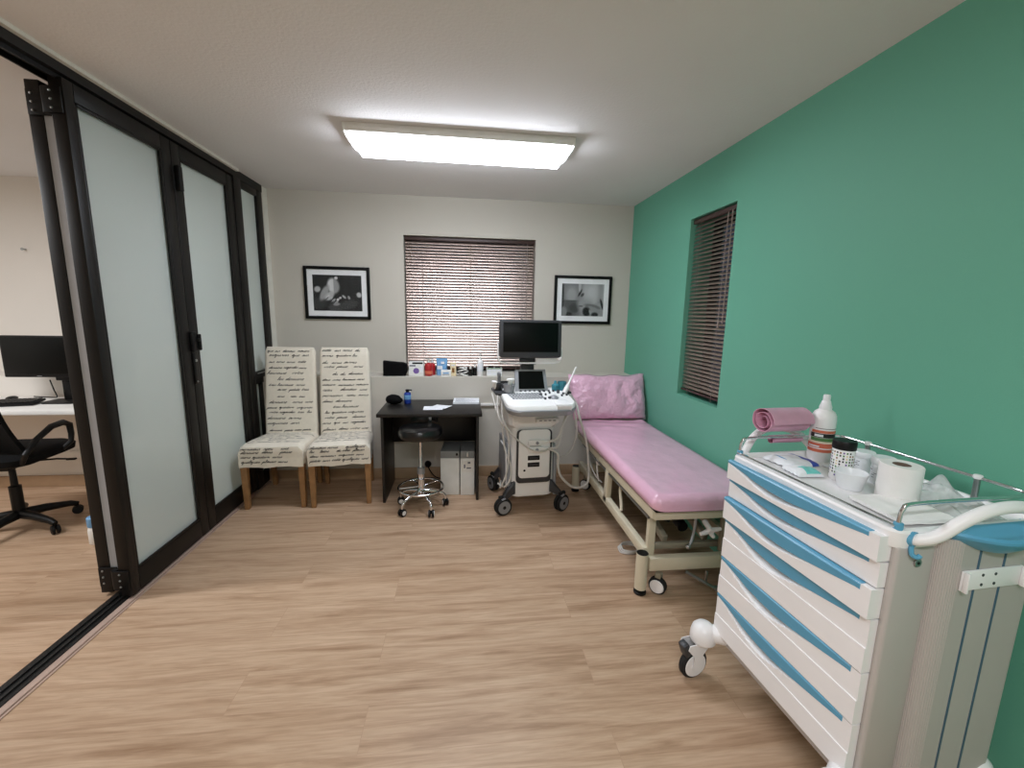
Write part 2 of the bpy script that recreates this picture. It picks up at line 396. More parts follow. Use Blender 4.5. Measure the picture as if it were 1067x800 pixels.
# ------------------------------------------------------------------ folding glass partition (structure)
b = B(); b.span((XL - .10, YF, ZC - .055), (XL + .004, 3.9, ZC - .001)); b.span((XL - .03, YF, ZC - .075), (XL - .022, 3.45, ZC - .055)); b.span((XL - .085, YF, ZC - .075), (XL - .077, 3.45, ZC - .055))
struct(b.build('trim_4', M['dark']), 'dark overhead track of the folding partition', 'trim')
struct(B().span((XL + .004, YF, ZC - .016), (XL + .026, 3.5, ZC)).build('trim_5', M['trim']), 'pale sealant bead along the overhead partition track', 'trim')
b = B(); b.span((XL - .115, YF, 0), (XL - .025, 3.55, .012), .002); b.span((XL - .085, YF, .012), (XL - .078, 3.55, .020)); b.span((XL - .055, YF, .012), (XL - .048, 3.55, .020))
struct(b.build('trim_6', M['track']), 'black floor track of the folding partition', 'trim')
b = B(); b.span((XL - .025, YF, 0), (XL + .004, YD, .009), .002); b.span((XL + .008, YF, 0), (XL + .016, YD, .005), .001)
struct(b.build('trim_7', M['alu']), 'worn metal strip along the floor track', 'trim')

def leaf(name, label, y0, y1, xf, stile=(.13, .09), z0=.02, z1=2.375, gz=(.136, 2.300), th=.055):
    """glazed partition leaf in the plane x = xf (front face), from y0 to y1"""
    e = bpy.data.objects.new(name, None); COL.objects.link(e); e.location = (xf, (y0 + y1) / 2, 0); tag(struct(e), label, 'door')
    og = e.location.copy(); f = B(); xb = xf - th
    ya, yb = y0 + stile[0], y1 - stile[1]
    f.span((xb, y0, z0), (xf, ya, z1), .004); f.span((xb, yb, z0), (xf, y1, z1), .004)
    f.span((xb, ya, z0), (xf, yb, gz[0]), .004); f.span((xb, ya, gz[1]), (xf, yb, z1), .004)
    # glazing beads
    for a, c in (((xf - .012, ya, gz[0]), (xf - .002, ya + .012, gz[1])), ((xf - .012, yb - .012, gz[0]), (xf - .002, yb, gz[1])), ((xf - .012, ya, gz[0]), (xf - .002, yb, gz[0] + .012)), ((xf - .012, ya, gz[1] - .012), (xf - .002, yb, gz[1]))): f.span(a, c, .002)
    f.build('door_frame', M['dark'], e, og)
    B().span((xf - .03, ya - .005, gz[0] - .005), (xf - .022, yb + .005, gz[1] + .005)).build('glass_pane', M['frosted'], e, og)
    return e, og
A, oa = leaf('door_1', 'frosted glass folding door leaf nearest the opening', 2.128, 2.783, XL, (.052, .076))
Bq, ob = leaf('door_2', 'frosted glass folding door leaf with the lock', 2.787, 3.447, XL, (.076, .083))
Cq, oc = leaf('door_3', 'folded back glass leaf edge on behind the first leaf', 2.168, 2.80, XL - .120, (.09, .09), th=.056)
B().span((XL - .1195, 2.172, .14), (XL - .0595, 2.186, 2.25)).build('brush_seal', M['seal'], A, oa)
def hinge(par, og, z):
    h = B(); yy = 2.14
    h.cyl((XL - .078, yy, z - .05), (XL - .078, yy, z + .05), .014, 14)
    h.span((XL - .17, 2.160, z - .05), (XL - .085, 2.1675, z + .05), .002); h.span((XL - .078, 2.120, z - .05), (XL - .006, 2.1278, z + .05), .002)
    h.use(1)
    for dz in (-.033, 0, .033):
        h.sphere((XL - .045, 2.12, z + dz), .0055, 8); h.sphere((XL - .15, 2.16, z + dz), .0055, 8)
    h.build('hinge', [M['blk'], M['steel']], par, og)
hinge(A, oa, .11); hinge(A, oa, 2.285)
h = B(); h.cyl((XL - .06, 2.15, .012), (XL - .06, 2.15, .028), .02, 12); h.build('guide_roller', M['blk'], A, oa)
h = B(); h.box((XL + .012, 2.815, 2.18), (.03, .035, .135), None, .005); h.build('top_latch', M['blk'], Bq, ob)
h = B(); h.box((XL + .010, 2.80, 1.245), (.024, .05, .12), None, .006); h.box((XL + .026, 2.832, 1.24), (.018, .018, .10), None, .006); h.box((XL + .020, 2.82, 1.255), (.03, .02, .02), None, .004)
h.box((XL + .004, 2.80, 1.08), (.012, .028, .19), None, .003); h.use(1); h.cyl((XL + .008, 2.80, 1.13), (XL + .017, 2.80, 1.13), .008, 12); h.sphere((XL + .011, 2.80, 1.0), .006, 10)
h.build('door_handle', [M['blk'], M['steel']], Bq, ob)
# fixed light between the doors and the end wall
e = bpy.data.objects.new('window_3', None); COL.objects.link(e); e.location = (XL, 3.7, 0); tag(struct(e), 'fixed frosted glass panel beside the end wall', 'window')
f = B(); x0, x1 = XL - .055, XL
f.span((x0, 3.45, .012), (x1 + .006, 3.552, ZC - .055), .004); f.span((x0, 3.81, ZL), (x1, 3.9, ZC - .055), .004); f.span((x0, 3.64, .012), (x1, YD, ZL - .02), .003)
f.span((x0, 3.552, 2.335), (x1, 3.81, ZC - .055), .003); f.span((x0, 3.552, ZL - .045), (x1 + .008, 3.86, ZL + .05), .004); f.span((x0, 3.552, .012), (x1, 3.64, .12), .003)
f.build('window_frame', M['dark'], e, e.location)
B().span((XL - .03, 3.548, ZL + .04), (XL - .022, 3.815, 2.34)).build('upper_pane', M['frosted'], e, e.location)
B().span((XL - .03, 3.548, .11), (XL - .022, 3.645, ZL - .03)).build('lower_pane', M['frosted'], e, e.location)
B().box((XL + .013, 3.70, ZL + .04), (.012, .26, .006), None, .002).build('chrome_strip', M['steel'], e, e.location)

# ------------------------------------------------------------------ ceiling light
e = thing('ceiling_light', 'white box ceiling light with a glowing diffuser', 'ceiling light', (-.005, 2.702, ZC), math.radians(.3))
b = B(); b.box((0, 0, -.022), (1.27, .30, .044), None, .004); b.build('lamp_body', M['white'], e)
rg = [[(sx * (.605 - k * .018), sy * (.138 - k * .04), -.044 - k * .052) for sx, sy in ((1, 1), (-1, 1), (-1, -1), (1, -1))] for k in (0, .12, .85, 1)]
b = B(); b.rings([[Vector(p) for p in r] for r in rg], (False, True)); b.build('diffuser', LAMP, e)
for sx in (1, -1):
    b = B(); b.box((sx * .633, 0, -.026), (.012, .304, .05), None, .003)
    b.build('end_cap', M['white'], e)

# ------------------------------------------------------------------ cursive script for the chair covers
GL = {'a': ([(0, 0), (.35, .5), (.6, .95), (.25, .9), (.1, .4), (.3, .05), (.6, .6), (.65, .95), (.65, .3), (.8, 0)], .8), 'c': ([(0, 0), (.3, .6), (.55, .9), (.25, .85), (.1, .4), (.3, .02), (.6, .1)], .62),
      'd': ([(0, 0), (.35, .5), (.6, .95), (.25, .9), (.1, .4), (.3, .05), (.6, .6), (.7, 1.9), (.65, .3), (.8, 0)], .8), 'e': ([(0, 0), (.35, .4), (.5, .8), (.3, .95), (.1, .5), (.25, .02), (.55, .1)], .57),
      'g': ([(0, 0), (.35, .6), (.6, .95), (.25, .9), (.1, .4), (.3, .05), (.62, .8), (.6, -.7), (.35, -1.1), (.2, -.8), (.8, 0)], .8), 'h': ([(0, 0), (.3, 1.2), (.35, 1.9), (.2, 1.8), (.15, 0), (.3, .7), (.5, .9), (.55, .4), (.7, 0)], .7),
      'i': ([(0, 0), (.2, .9), (.2, .2), (.38, 0)], .4), 'l': ([(0, 0), (.35, 1.3), (.3, 1.95), (.15, 1.6), (.15, .3), (.35, 0)], .4),
      'm': ([(0, 0), (.15, .9), (.18, 0), (.35, .8), (.5, .8), (.5, 0), (.68, .8), (.83, .8), (.85, .1), (1, 0)], 1.0), 'n': ([(0, 0), (.15, .9), (.18, 0), (.35, .8), (.5, .8), (.52, .1), (.68, 0)], .7),
      'o': ([(0, 0), (.3, .8), (.1, .5), (.25, .02), (.5, .4), (.4, .9), (.7, .5)], .7), 'p': ([(0, 0), (.2, .9), (.1, -1.1), (.25, .6), (.5, .9), (.6, .4), (.3, .05), (.7, 0)], .7),
      'q': ([(0, 0), (.35, .6), (.6, .95), (.25, .9), (.1, .4), (.3, .05), (.62, .8), (.6, -1.0), (.75, -.7), (.85, 0)], .85), 'r': ([(0, 0), (.2, .9), (.35, .8), (.4, .2), (.55, 0)], .55),
      's': ([(0, 0), (.3, .95), (.45, .4), (.3, 0), (.1, .1), (.55, .02)], .55), 't': ([(0, 0), (.25, 1.5), (.2, .2), (.4, 0)], .42), 'u': ([(0, 0), (.1, .9), (.15, .1), (.4, .1), (.5, .9), (.52, .1), (.7, 0)], .7),
      'v': ([(0, 0), (.1, .9), (.3, .05), (.5, .9), (.65, .8)], .65), 'y': ([(0, 0), (.1, .9), (.2, .2), (.45, .2), (.55, .9), (.45, -.8), (.2, -1.1), (.2, -.6), (.75, 0)], .75)}
WORDS = 'les inquiries monsieur regarder que dans une petite maison lettre avec plaisir nous avons recu votre derniere du mois passe quelques enquiries sur cette question tres heureuse demain soir'.split()

def script(b, surf, lines, rng, xh=.0115, wide=2.1, wd=.0013):
    """ribbons of handwriting; lines = (u0, u1, v); surf(u, v) -> point, normal in the cover's own metres"""
    for u0, u1, v in lines:
        u = u0; sc = xh * rng.uniform(.75, 1.2); u += rng.choice((0, 0, 0, 0, .015, .08)) * (u1 - u0) / .36
        while u < u1:
            w = rng.choice(WORDS)
            pts = []; x = 0
            for ch in w:
                g, ww = GL.get(ch, GL['n']); pts += [Vector((x + p[0], p[1], 0)) for p in g[(1 if pts else 0):]]; x += ww
            L = x * sc * wide
            if u + L > u1 + .01: break
            P = curve(pts, 2); dv = rng.uniform(-.002, .002)
            prev = None
            for i, p in enumerate(P):
                uu = u + (p.x + p.y * .35) * sc * wide; vv = v + dv + p.y * sc
                q, n = surf(uu, vv)
                a = P[max(0, i - 1)]; c = P[min(len(P) - 1, i + 1)]; d = c - a; d = Vector(((d.x + d.y * .35) * wide, d.y, 0)); d = d.normalized() if d.length > 1e-6 else Vector((1, 0, 0))
                k = wd * (1.25 if d.y < -.3 else .75)
                q1, _ = surf(uu - d.y * k, vv + d.x * k); q2, _ = surf(uu + d.y * k, vv - d.x * k)
                pr = (b.bm.verts.new(q1 + n * .0007), b.bm.verts.new(q2 + n * .0007))
                if prev:
                    try: fc = b.bm.faces.new((prev[0], prev[1], pr[1], pr[0])); fc.material_index = 1
                    except ValueError: pass
                prev = pr
            u += L + sc * wide * rng.uniform(.4, 1.1)
            if rng.random() < .12: u += .03

def dining_chair(label, loc, rz, seed):
    rng = random.Random(seed)
    e = thing('dining_chair', label, 'chair', loc, rz, None)
    W, D = .43, .45          # origin at the middle of the front edge on the floor, +y to the back
    # seat: padded top that dips to the back, skirt down to z .33
    def seat_pt(u, v): # u across -1..1, v 0 front..1 back
        z = .497 - .035 * v + .012 * (1 - u * u) * (1 - (2 * v - 1) ** 2)
        ed = max(abs(u), 1 - v if v < .5 else 0)
        k = max(0, (abs(u) - .86) / .14); kf = max(0, (.1 - v) / .1)
        z -= .022 * (k ** 2) + .022 * (kf ** 2) + .012 * (k * kf)
        return Vector((u * W / 2 * (1 - .06 * v), v * D, z))
    b = B()
    n = 14; rg = []
    bm = b.bm
    V = [[bm.verts.new(seat_pt(-1 + 2 * i / n, j / n)) for j in range(n + 1)] for i in range(n + 1)]
    for i in range(n):
        for j in range(n): bm.faces.new((V[i][j], V[i + 1][j], V[i + 1][j + 1], V[i][j + 1]))
    loop = [V[i][0] for i in range(n + 1)] + [V[n][j] for j in range(1, n + 1)] + [V[i][n] for i in range(n - 1, -1, -1)] + [V[0][j] for j in range(n - 1, 0, -1)]
    prev = loop
    for q in range(1, 7):
        t = q / 6; row = []
        for k, v in enumerate(loop):
            c = v.co; out = Vector((c.x, c.y - D / 2, 0)).normalized()
            wv = .004 * math.sin(k * 1.9 + seed) * t + (.006 if q == 1 else .003)
            row.append(bm.verts.new((c.x + out.x * wv, c.y + out.y * wv, c.z + (.326 - c.z) * t + .004 * math.sin(k * .8) * t)))
        for k in range(len(loop)):
            a2 = (k + 1) % len(loop); bm.faces.new((prev[k], row[k], row[a2], prev[a2]))
        prev = row
    bm.faces.new(prev[::-1])
    bmesh.ops.recalc_face_normals(bm, faces=bm.faces)
    top = lambda u, v: (seat_pt(max(-1, min(1, u / (W / 2))), max(0, min(1, v / D))), Vector((0, 0, 1)))
    front = lambda u, v: (Vector((u, -.0075 - .003 * max(0, (.46 - v)) / .13, v)), Vector((0, -1, 0)))
    script(b, top, [(-W / 2 + .02, W / 2 - .015, .05 + .052 * k) for k in range(8)], rng, xh=.012)
    script(b, front, [(-W / 2 + .015, W / 2 - .02, z) for z in (.362, .398, .432, .458)], rng, xh=.011)
    b.build('seat', [M['fabric'], M['ink']], e, normals=False)
    # backrest: tall, slightly raked, rounded edges
    H0, H1 = .42, 1.152
    def back_c(z): return D - .005 + .075 * ((z - H0) / (H1 - H0)) ** 1.4
    def hw(z): return .201 - .012 * (z - H0) / (H1 - H0)
    b = B(); rg = []
    for k in range(19):
        z = H0 + (H1 - H0) * k / 18; s = hw(z); th = .075 - .02 * k / 18; r = .024
        if k == 18: s -= .012; th -= .024
        rg.append([Vector((x, back_c(z) + y, z - (.004 if k == 18 else 0) + (.003 * math.sin(x * 60) if k > 15 else 0))) for x, y in rrect(2 * s, th, r, 5)])
    b.rings(rg)
    bmesh.ops.recalc_face_normals(b.bm, faces=b.bm.faces)
    bs = lambda u, v: (Vector((u, back_c(v) - (.075 - .02 * (v - H0) / (H1 - H0)) / 2, v)), Vector((0, -1, 0)))
    script(b, bs, [(-hw(z) + .02, hw(z) - .022, z + rng.uniform(-.008, .008)) for z in [.485 + .0452 * k for k in range(15)]], rng, xh=.0125)
    b.build('backrest', [M['fabric'], M['ink']], e, normals=False)
    for x, y, dx, dy, z1 in ((-.195, .03, .006, 0, .34), (.195, .03, -.006, 0, .34), (-.178, D - .01, .004, .05, .40), (.178, D - .01, -.004, .05, .40)):
        q = B(); q.rings([[Vector((x + (dx if z else -0) * 0 + sx * s, y + (0 if z else dy) + sy * s, z)) for sx, sy in ((1, 1), (-1, 1), (-1, -1), (1, -1))] for z, s in ((0, .0165), (z1, .0225))])
        bmesh.ops.bevel(q.bm, geom=[ed for ed in q.bm.edges], offset=.003, segments=1, affect='EDGES'); q.build('leg', M['legw'], e)
    return e
dining_chair('script-printed dining chair beside the glass partition', (-1.372, 3.105, 0), math.radians(1.5), 3)
dining_chair('script-printed dining chair next to the black desk', (-.905, 3.118, 0), math.radians(7), 11)

# ------------------------------------------------------------------ desk
DX0, DX1, DY0, DY1, DZ = -.612, .118, 3.13, 3.652, .706
e = thing('desk', 'small black desk under the window ledge', 'desk', ((DX0 + DX1) / 2, (DY0 + DY1) / 2, 0))
og = e.location
B().span((DX0 - .022, DY0 - .01, DZ - .026), (DX1 + .022, DY1, DZ), .003).build('desk_top', M['desk'], e, og)
for x in (DX0, DX1 - .02): B().span((x, DY0 + .03, 0), (x + .02, DY1 - .03, DZ - .026), .002).build('side_panel', M['desk'], e, og)
B().span((DX0 + .02, DY1 - .09, .36), (DX1 - .02, DY1 - .072, DZ - .026), .002).build('modesty_panel', M['desk'], e, og)

# ------------------------------------------------------------------ stool
e = thing('stool', 'round black clinic stool with chrome foot ring at the desk', 'stool', (-.312, 3.06, 0))
b = B(); b.lathe([(.02, .543), (.12, .543), (.145, .552), (.157, .572), (.158, .598), (.148, .62), (.115, .632), (.05, .629), (0, .627)], seg=36); b.build('seat', M['leather'], e)
b = B(); b.lathe([(.022, .10), (.024, .11), (.024, .30), (.016, .305), (.0135, .31), (.0135, .51), (.05, .525), (.055, .545)], seg=20)
b.build('gas_column', M['chrome'], e)
b = B(); b.lathe([(.027, .27), (.027, .315), (.02, .32)], seg=16); b.build('column_collar', M['usgrey'], e)
b = B(); b.tube([(.165 * math.cos(a), .165 * math.sin(a), .165) for a in [2 * PI * k / 40 for k in range(40)]], .0085, 10, True); b.build('foot_ring', M['chrome'], e)
b = B()
for k in range(5):
    a = math.radians(46 + 72 * k); b.tube([(.022 * math.cos(a), .022 * math.sin(a), .17), (.165 * math.cos(a), .165 * math.sin(a), .165)], .006, 8)
b.build('ring_spoke', M['chrome'], e)
def _last(e): return e.children[-1]
def small_caster(par, c, r=.026, ang=0, name='caster', mats=('blk', 'abs')):
    q = B(); cx, cy = c[0], c[1]; d = Vector((math.cos(ang), math.sin(ang), 0))
    for s in (-1, 1):
        q.use(0); q.cyl(Vector((cx, cy, r)) + d * s * .005, Vector((cx, cy, r)) + d * s * .020, r, 20, bev=.003)
        q.use(1); q.cyl(Vector((cx, cy, r)) + d * s * .020, Vector((cx, cy, r)) + d * s * .022, r * .62, 16)
    q.use(0); q.cyl((cx, cy, r), (cx, cy, c[2]), .007, 10); q.box((cx, cy, r * 1.5), (.012, .012, r), (0, 0, ang), .003)
    return q.build(name, [M[mats[0]], M[mats[1]]], par)
for k in range(5):
    a = math.radians(10 + 72 * k); ca, sa = math.cos(a), math.sin(a)
    b = B(); b.tube([(.015 * ca, .015 * sa, .135), (.09 * ca, .09 * sa, .125), (.145 * ca, .145 * sa, .105), (.172 * ca, .172 * sa, .085), (.178 * ca, .178 * sa, .055)], [.016, .013, .012, .0115, .011], 10, smooth=4); b.build('leg', M['chrome'], e)
    small_caster(_last(e), (.178 * ca, .178 * sa, .06), .027, math.radians(20 + 40 * k))
b = B(); b.box((.06, .12, .645), (.03, .012, .06), (.15, 0, 0), .004); b.build('back_bracket', M['steel'], e)
b = B(); b.grid(lambda u, v: (.02 + (u - .5) * .20, .145 - .10 * (u - .5) ** 2, .640 + v * .03 - .015 * (2 * u - 1) ** 4), 12, 4, thick=(0, .028, 0)); b.build('backrest', M['leather'], e)

# ------------------------------------------------------------------ boxes under the desk
def tall_box(label, loc, w, d, hh, rz, lab):
    e = thing('storage_box', label, 'box', loc, rz)
    B().box((0, 0, hh * .42), (w, d, hh * .84 - .001), None, .003).build('box_body', M['card'], e)
    B().box((0, 0, hh * .92), (w, d, hh * .16), None, .003).build('box_lid', M['cardg'], e)
    q = B()
    if lab:
        q.box((0, -d / 2 - .0006, hh * .66), (w * .82, .001, hh * .26)); q.use(1)
        q.box((w * .12, -d / 2 - .0014, hh * .74), (.02, .001, .016)); q.box((w * .1, -d / 2 - .0014, hh * .62), (.035, .001, .01)); q.box((-w * .2, -d / 2 - .0014, hh * .66), (.012, .001, .03))
        q.build('label', [M['white'], M['print_']], e)
        B().box((0, -d / 2 - .004, hh * .93), (.008, .008, .035), None, .002).build('latch', M['white'], e)
    else:
        q.box((w * .38, -d / 2 - .001, hh * .93), (.018, .002, .02), None, .0005); q.build('label', M['blk'], e)
tall_box('white box with grey top under the desk, nearest the stool', (-.098, 3.405, 0), .148, .26, .365, math.radians(-4), False)
tall_box('white box with a printed label under the right end of the desk', (.036, 3.39, 0), .112, .26, .368, math.radians(-2), True)
e = thing('power_plug', 'black power plug and cable on the wall below the desk', 'plug', (-.31, YD - .016, .13))
b = B(); b.lathe([(.026, 0), (.03, .01), (.026, .03), (.012, .045), (.006, .05)], (0, 0, 0), 16, rot=Matrix.Rotation(PI / 2, 4, 'X')); b.build('plug_body', M['blk'], e)
b = B(); b.tube([(0, -.045, 0), (.02, -.06, -.04), (.06, -.05, -.10), (.12, -.06, -.118), (.2, -.02, -.122)], .005, 8, smooth=5); b.build('cable', M['blk'], e)

# ------------------------------------------------------------------ things on the desk
b = B()
def pouch(u, v):
    a = 2 * PI * u; r = math.sin(PI * v) ** .7; z = .5 - .5 * math.cos(PI * v)
    nz = mnoise.noise((math.cos(a) * 1.3, math.sin(a) * 1.3, v * 2 + 4))
    return (.07 * r * math.cos(a) * (1 + .2 * nz), .06 * r * math.sin(a) * (1 + .15 * nz), max(0, z * .07 * (1 + .3 * nz * r)))
bm = b.bm; rg = [[Vector(pouch(k / 24, max(.001, min(.999, j / 12)))) for k in range(24)] for j in range(13)]
b.rings(rg); b.use(1); b.tube([(-.05, .0, .06), (-.02, -.012, .074), (.03, -.008, .07), (.05, .01, .05)], .004, 6, smooth=4)
o = b.build('cloth_pouch', [M['cloth'], M['blk']]); solo(o, (-.562, 3.49, DZ), 'black crumpled cloth pouch on the desk beside the blue can', 'pouch')
e = thing('spray_can', 'short blue can with white band on the desk', 'can', (-.455, 3.505, DZ), .2)
b = B(); b.lathe([(.026, 0), (.028, .004), (.028, .082), (.022, .09), (.016, .093)], seg=24); b.build('can_body', M['navy'], e)
b = B(); b.lathe([(.0285, .035), (.0287, .036), (.0287, .07), (.0285, .071)], seg=24, caps=(False, False)); b.build('label_band', M['lblue'], e)
b = B(); b.lathe([(.016, .092), (.017, .098), (.017, .112), (.012, .116), (0, .116)], seg=18); b.box((.02, 0, .108), (.03, .014, .012), None, .003); b.build('trigger_cap', M['blk'], e)
b = B(); b.box((.005, 0, .10), (.045, .02, .008), None, .002); b.build('cap_band', M['white'], e)
def sheet(name, label, cat, loc, rz, w, d, lines=0, n=1, curl=0):
    q = B(); q.grid(lambda u, v: ((u - .5) * w, (v - .5) * d, .0006 + curl * max(0, u - .55) ** 2), 8, 6, thick=(0, 0, .001 * n))
    q.use(1); rn = random.Random(len(label))
    for k in range(lines):
        y = d / 2 - d * (k + 1) / (lines + 1); L = w * rn.uniform(.25, .8)
        q.box((-w * .42 + L / 2, y, .0009 + .001 * n), (L, d * .018, .0004))
    return solo(q.build(name, [M['paper'], M['print_']]), loc, label, cat, rz)
sheet('paper_sheet', 'white paper lying squarely at the middle of the desk', 'paper', (-.235, 3.315, DZ), .02, .15, .13, 0, 1)
sheet('paper_sheet', 'white paper lying half over another sheet on the desk', 'paper', (-.175, 3.35, DZ + .0021), -.45, .14, .115, 0, 1, .02)
sheet('paper_stack', 'printed stack of forms at the right end of the desk', 'papers', (.025, 3.55, DZ), -.03, .215, .19, 11, 14)

# ------------------------------------------------------------------ things on the window ledge
LZ = ZL
b = B(); b.prism([(-.10, 0), (.085, 0), (.10, .03), (.10, .098), (.07, .112), (-.098, .128)], .09, Matrix.Translation((0, .045, 0)) @ Matrix.Rotation(PI / 2, 4, 'X'), .008)
o = b.build('bag', M['cloth']); solo(o, (-.585, 3.755, LZ), 'black soft bag at the left end of the ledge', 'bag', .05)
def carton(label, loc, w, d, hh, body, art, rz=0, name='carton', cat='box'):
    e = thing(name, label, cat, loc, rz)
    B().box((0, 0, hh / 2), (w, d, hh), None, .0015).build('box_body', M[body], e)
    q = B(); ms = []
    for k, (x, z, ww, h2, m, rd) in enumerate(art):
        if m not in ms: ms.append(m)
        q.use(ms.index(m))
        if rd: q.cyl((x, -d / 2, z), (x, -d / 2 - .0008, z), ww / 2, 24)
        else: q.box((x, -d / 2 - .0005, z), (ww, .001, h2))
    if art: q.build('printed_panel', [M[m] for m in ms], e)
    return e
carton('white box with a violet picture on the ledge', (-.405, 3.76, LZ), .125, .075, .122, 'card', [(-.0, .045, .05, .05, 'purple', 1), (.012, .112, .09, .014, 'blk', 0), (-.03, .09, .05, .012, 'print_', 0), (.045, .06, .02, .05, 'paper', 0)])
def pump(label, loc, r, hh, body, cap, name='bottle', lab=None, rz=0, spout=True, cat='bottle'):
    e = thing(name, label, cat, loc, rz)
    b = B(); b.lathe([(r * .92, 0), (r, .005), (r, hh * .62), (r * .85, hh * .68), (r * .4, hh * .73), (r * .36, hh * .78)], seg=24); b.build('bottle_body', M[body], e)
    b = B(); b.lathe([(r * .44, hh * .77), (r * .44, hh * .84), (r * .16, hh * .85), (r * .16, hh * .94), (r * .42, hh * .945), (r * .42, hh * .99), (0, hh)], seg=18)
    if spout: b.box((r * .6, 0, hh * .965), (r * 1.3, r * .35, hh * .03), None, .002)
    b.build('pump_cap', M[cap], e)
    if lab:
        b = B(); b.lathe([(r * 1.01, lab[0] * hh), (r * 1.02, lab[0] * hh + .001), (r * 1.02, lab[1] * hh - .001), (r * 1.01, lab[1] * hh)], seg=24, caps=(False, False)); b.build('label', M[lab[2]], e)
    return e
pump('red bottle with white cap on the ledge, left of the light blue pack', (-.30, 3.745, LZ), .034, .15, 'red', 'white', lab=(.12, .3, 'orange'), rz=2.6)
pump('red bottle with clear top behind the other red bottle on the ledge', (-.275, 3.805, LZ), .028, .14, 'red', 'milky', rz=.3, spout=False)
b = B(); b.loft([(0, 0, 0, .085, .045, .015), (.05, 0, 0, .095, .055, .02), (.10, .003, 0, .092, .035, .012), (.14, .002, 0, .098, .006, .002), (.148, 0, 0, .098, .003, .001)])
b.use(1); b.box((-.012, -.0265, .07), (.045, .002, .03)); b.box((.012, -.022, .112), (.03, .002, .02)); o = b.build('wipes_pack', [M['lblue'], M['paper']]); solo(o, (-.19, 3.785, LZ), 'light blue soft pack standing on the ledge', 'pack', -.1)
carton('small low white box in front of the light blue pack', (-.15, 3.715, LZ), .085, .045, .055, 'card', [(0, .03, .05, .012, 'lblue', 0), (0, .015, .06, .004, 'print_', 0)])
carton('cream carton with brown print on the ledge', (-.088, 3.75, LZ), .05, .045, .115, 'creamcard', [(.0, .05, .022, .04, 'brown', 0), (0, .095, .035, .012, 'paper', 0)])
# probe leads: a heap of white and black striped coil
e = thing('cable_coil', 'black and white striped cable heap on the ledge', 'cable', (-.005, 3.755, LZ))
b = B(); rn = random.Random(5)
for k in range(7):
    b.use(k % 2); z = .012 + .009 * k; rx = .05 - .003 * k
    b.tube([(rx * math.cos(t) + rn.uniform(-.006, .006), .035 * math.sin(t) + rn.uniform(-.004, .004), z + .006 * math.sin(t * 2 + k)) for t in [2 * PI * j / 14 for j in range(14)]], .007, 8, True, 2)
b.build('coil', [M['white'], M['blk']], e)
for k, (x, y, hh, lb) in enumerate(((.062, 3.74, .088, 'small black bottle on the ledge beside the striped cable heap'), (.10, 3.765, .10, 'small black bottle on the ledge just left of the pump bottle'))):
    e = thing('bottle', lb, 'bottle', (x, y, LZ))
    b = B(); b.lathe([(.017, 0), (.019, .004), (.019, hh * .6), (.009, hh * .72)], seg=18); b.build('bottle_body', M['blkgloss'], e)
    b = B(); b.lathe([(.010, hh * .71), (.010, hh * .98), (0, hh)], seg=14); b.build('bottle_cap', M['white'], e)
pump('tall white pump bottle on the window ledge', (.147, 3.735, LZ), .027, .198, 'abs', 'white', lab=(.2, .55, 'paper'), rz=2.9)
e = thing('carton', 'wide white box of small panels on the ledge behind the ultrasound monitor', 'box', (.272, 3.765, LZ), .03)
B().box((0, 0, .035), (.135, .07, .07), None, .002).build('box_body', M['card'], e)
q = B()
for k in range(3):
    for j in range(2): q.box((-.042 + .042 * k, -.0355, .02 + .03 * j), (.036, .0012, .025))
q.use(1); q.box((0, -.0352, .066), (.13, .001, .008)); q.build('panel_grid', [M['paper'], M['lgreen']], e)
b = B(); b.box((-.03, 0, .078), (.05, .045, .014), None, .003); b.box((.03, .005, .076), (.05, .05, .01), None, .003); b.build('contents', M['blk'], e)

# ------------------------------------------------------------------ framed photographs
def picture(label, loc, w, hh, tilt, paint, mw):
    e = thing('framed_picture', label, 'picture', loc); e.rotation_euler = (0, tilt, 0)
    t = .026; f = B()
    f.span((-w / 2, -.022, -hh / 2), (-w / 2 + t, 0, hh / 2), .003); f.span((w / 2 - t, -.022, -hh / 2), (w / 2, 0, hh / 2), .003)
    f.span((-w / 2 + t, -.022, hh / 2 - t), (w / 2 - t, 0, hh / 2), .003); f.span((-w / 2 + t, -.022, -hh / 2), (w / 2 - t, 0, -hh / 2 + t), .003)
    f.build('frame', M['bframe'], e)
    B().span((-w / 2 + t - .002, -.010, -hh / 2 + t - .002), (w / 2 - t + .002, -.003, hh / 2 - t + .002)).build('mount', M['mount'], e)
    pw, ph = w - 2 * (t + mw), hh - 2 * (t + mw); N1, N2 = 84, 60
    q = B(); q.grid(lambda u, v: ((u - .5) * pw, -.0106, (v - .5) * ph), N1, N2); me_o = q.build('print', attr_mat('print_' + label[:12].replace(' ', '_'), 'tone', .5), e, normals=False)
    at = me_o.data.color_attributes.new('tone', 'FLOAT_COLOR', 'POINT')
    for i, v in enumerate(me_o.data.vertices):
        g = max(0, min(1, paint(v.co.x / pw + .5, v.co.z / ph + .5))); g = g ** 2.2; at.data[i].color = (g, g, g, 1)
    # outward facing glass
    B().span((-w / 2 + t - .002, -.0135, -hh / 2 + t - .002), (w / 2 - t + .002, -.0125, hh / 2 - t + .002)).build('cover_glass', M['glass'], e)
    return e
def blob(x, y, cx, cy, rx, ry, rot=0, soft=.25):
    c, s = math.cos(rot), math.sin(rot); dx, dy = x - cx, (y - cy) * .72; dx, dy = dx * c + dy * s, -dx * s + dy * c
    d = math.sqrt((dx / rx) ** 2 + (dy / ry) ** 2); return max(0, min(1, (1 + soft - d) / (2 * soft)))
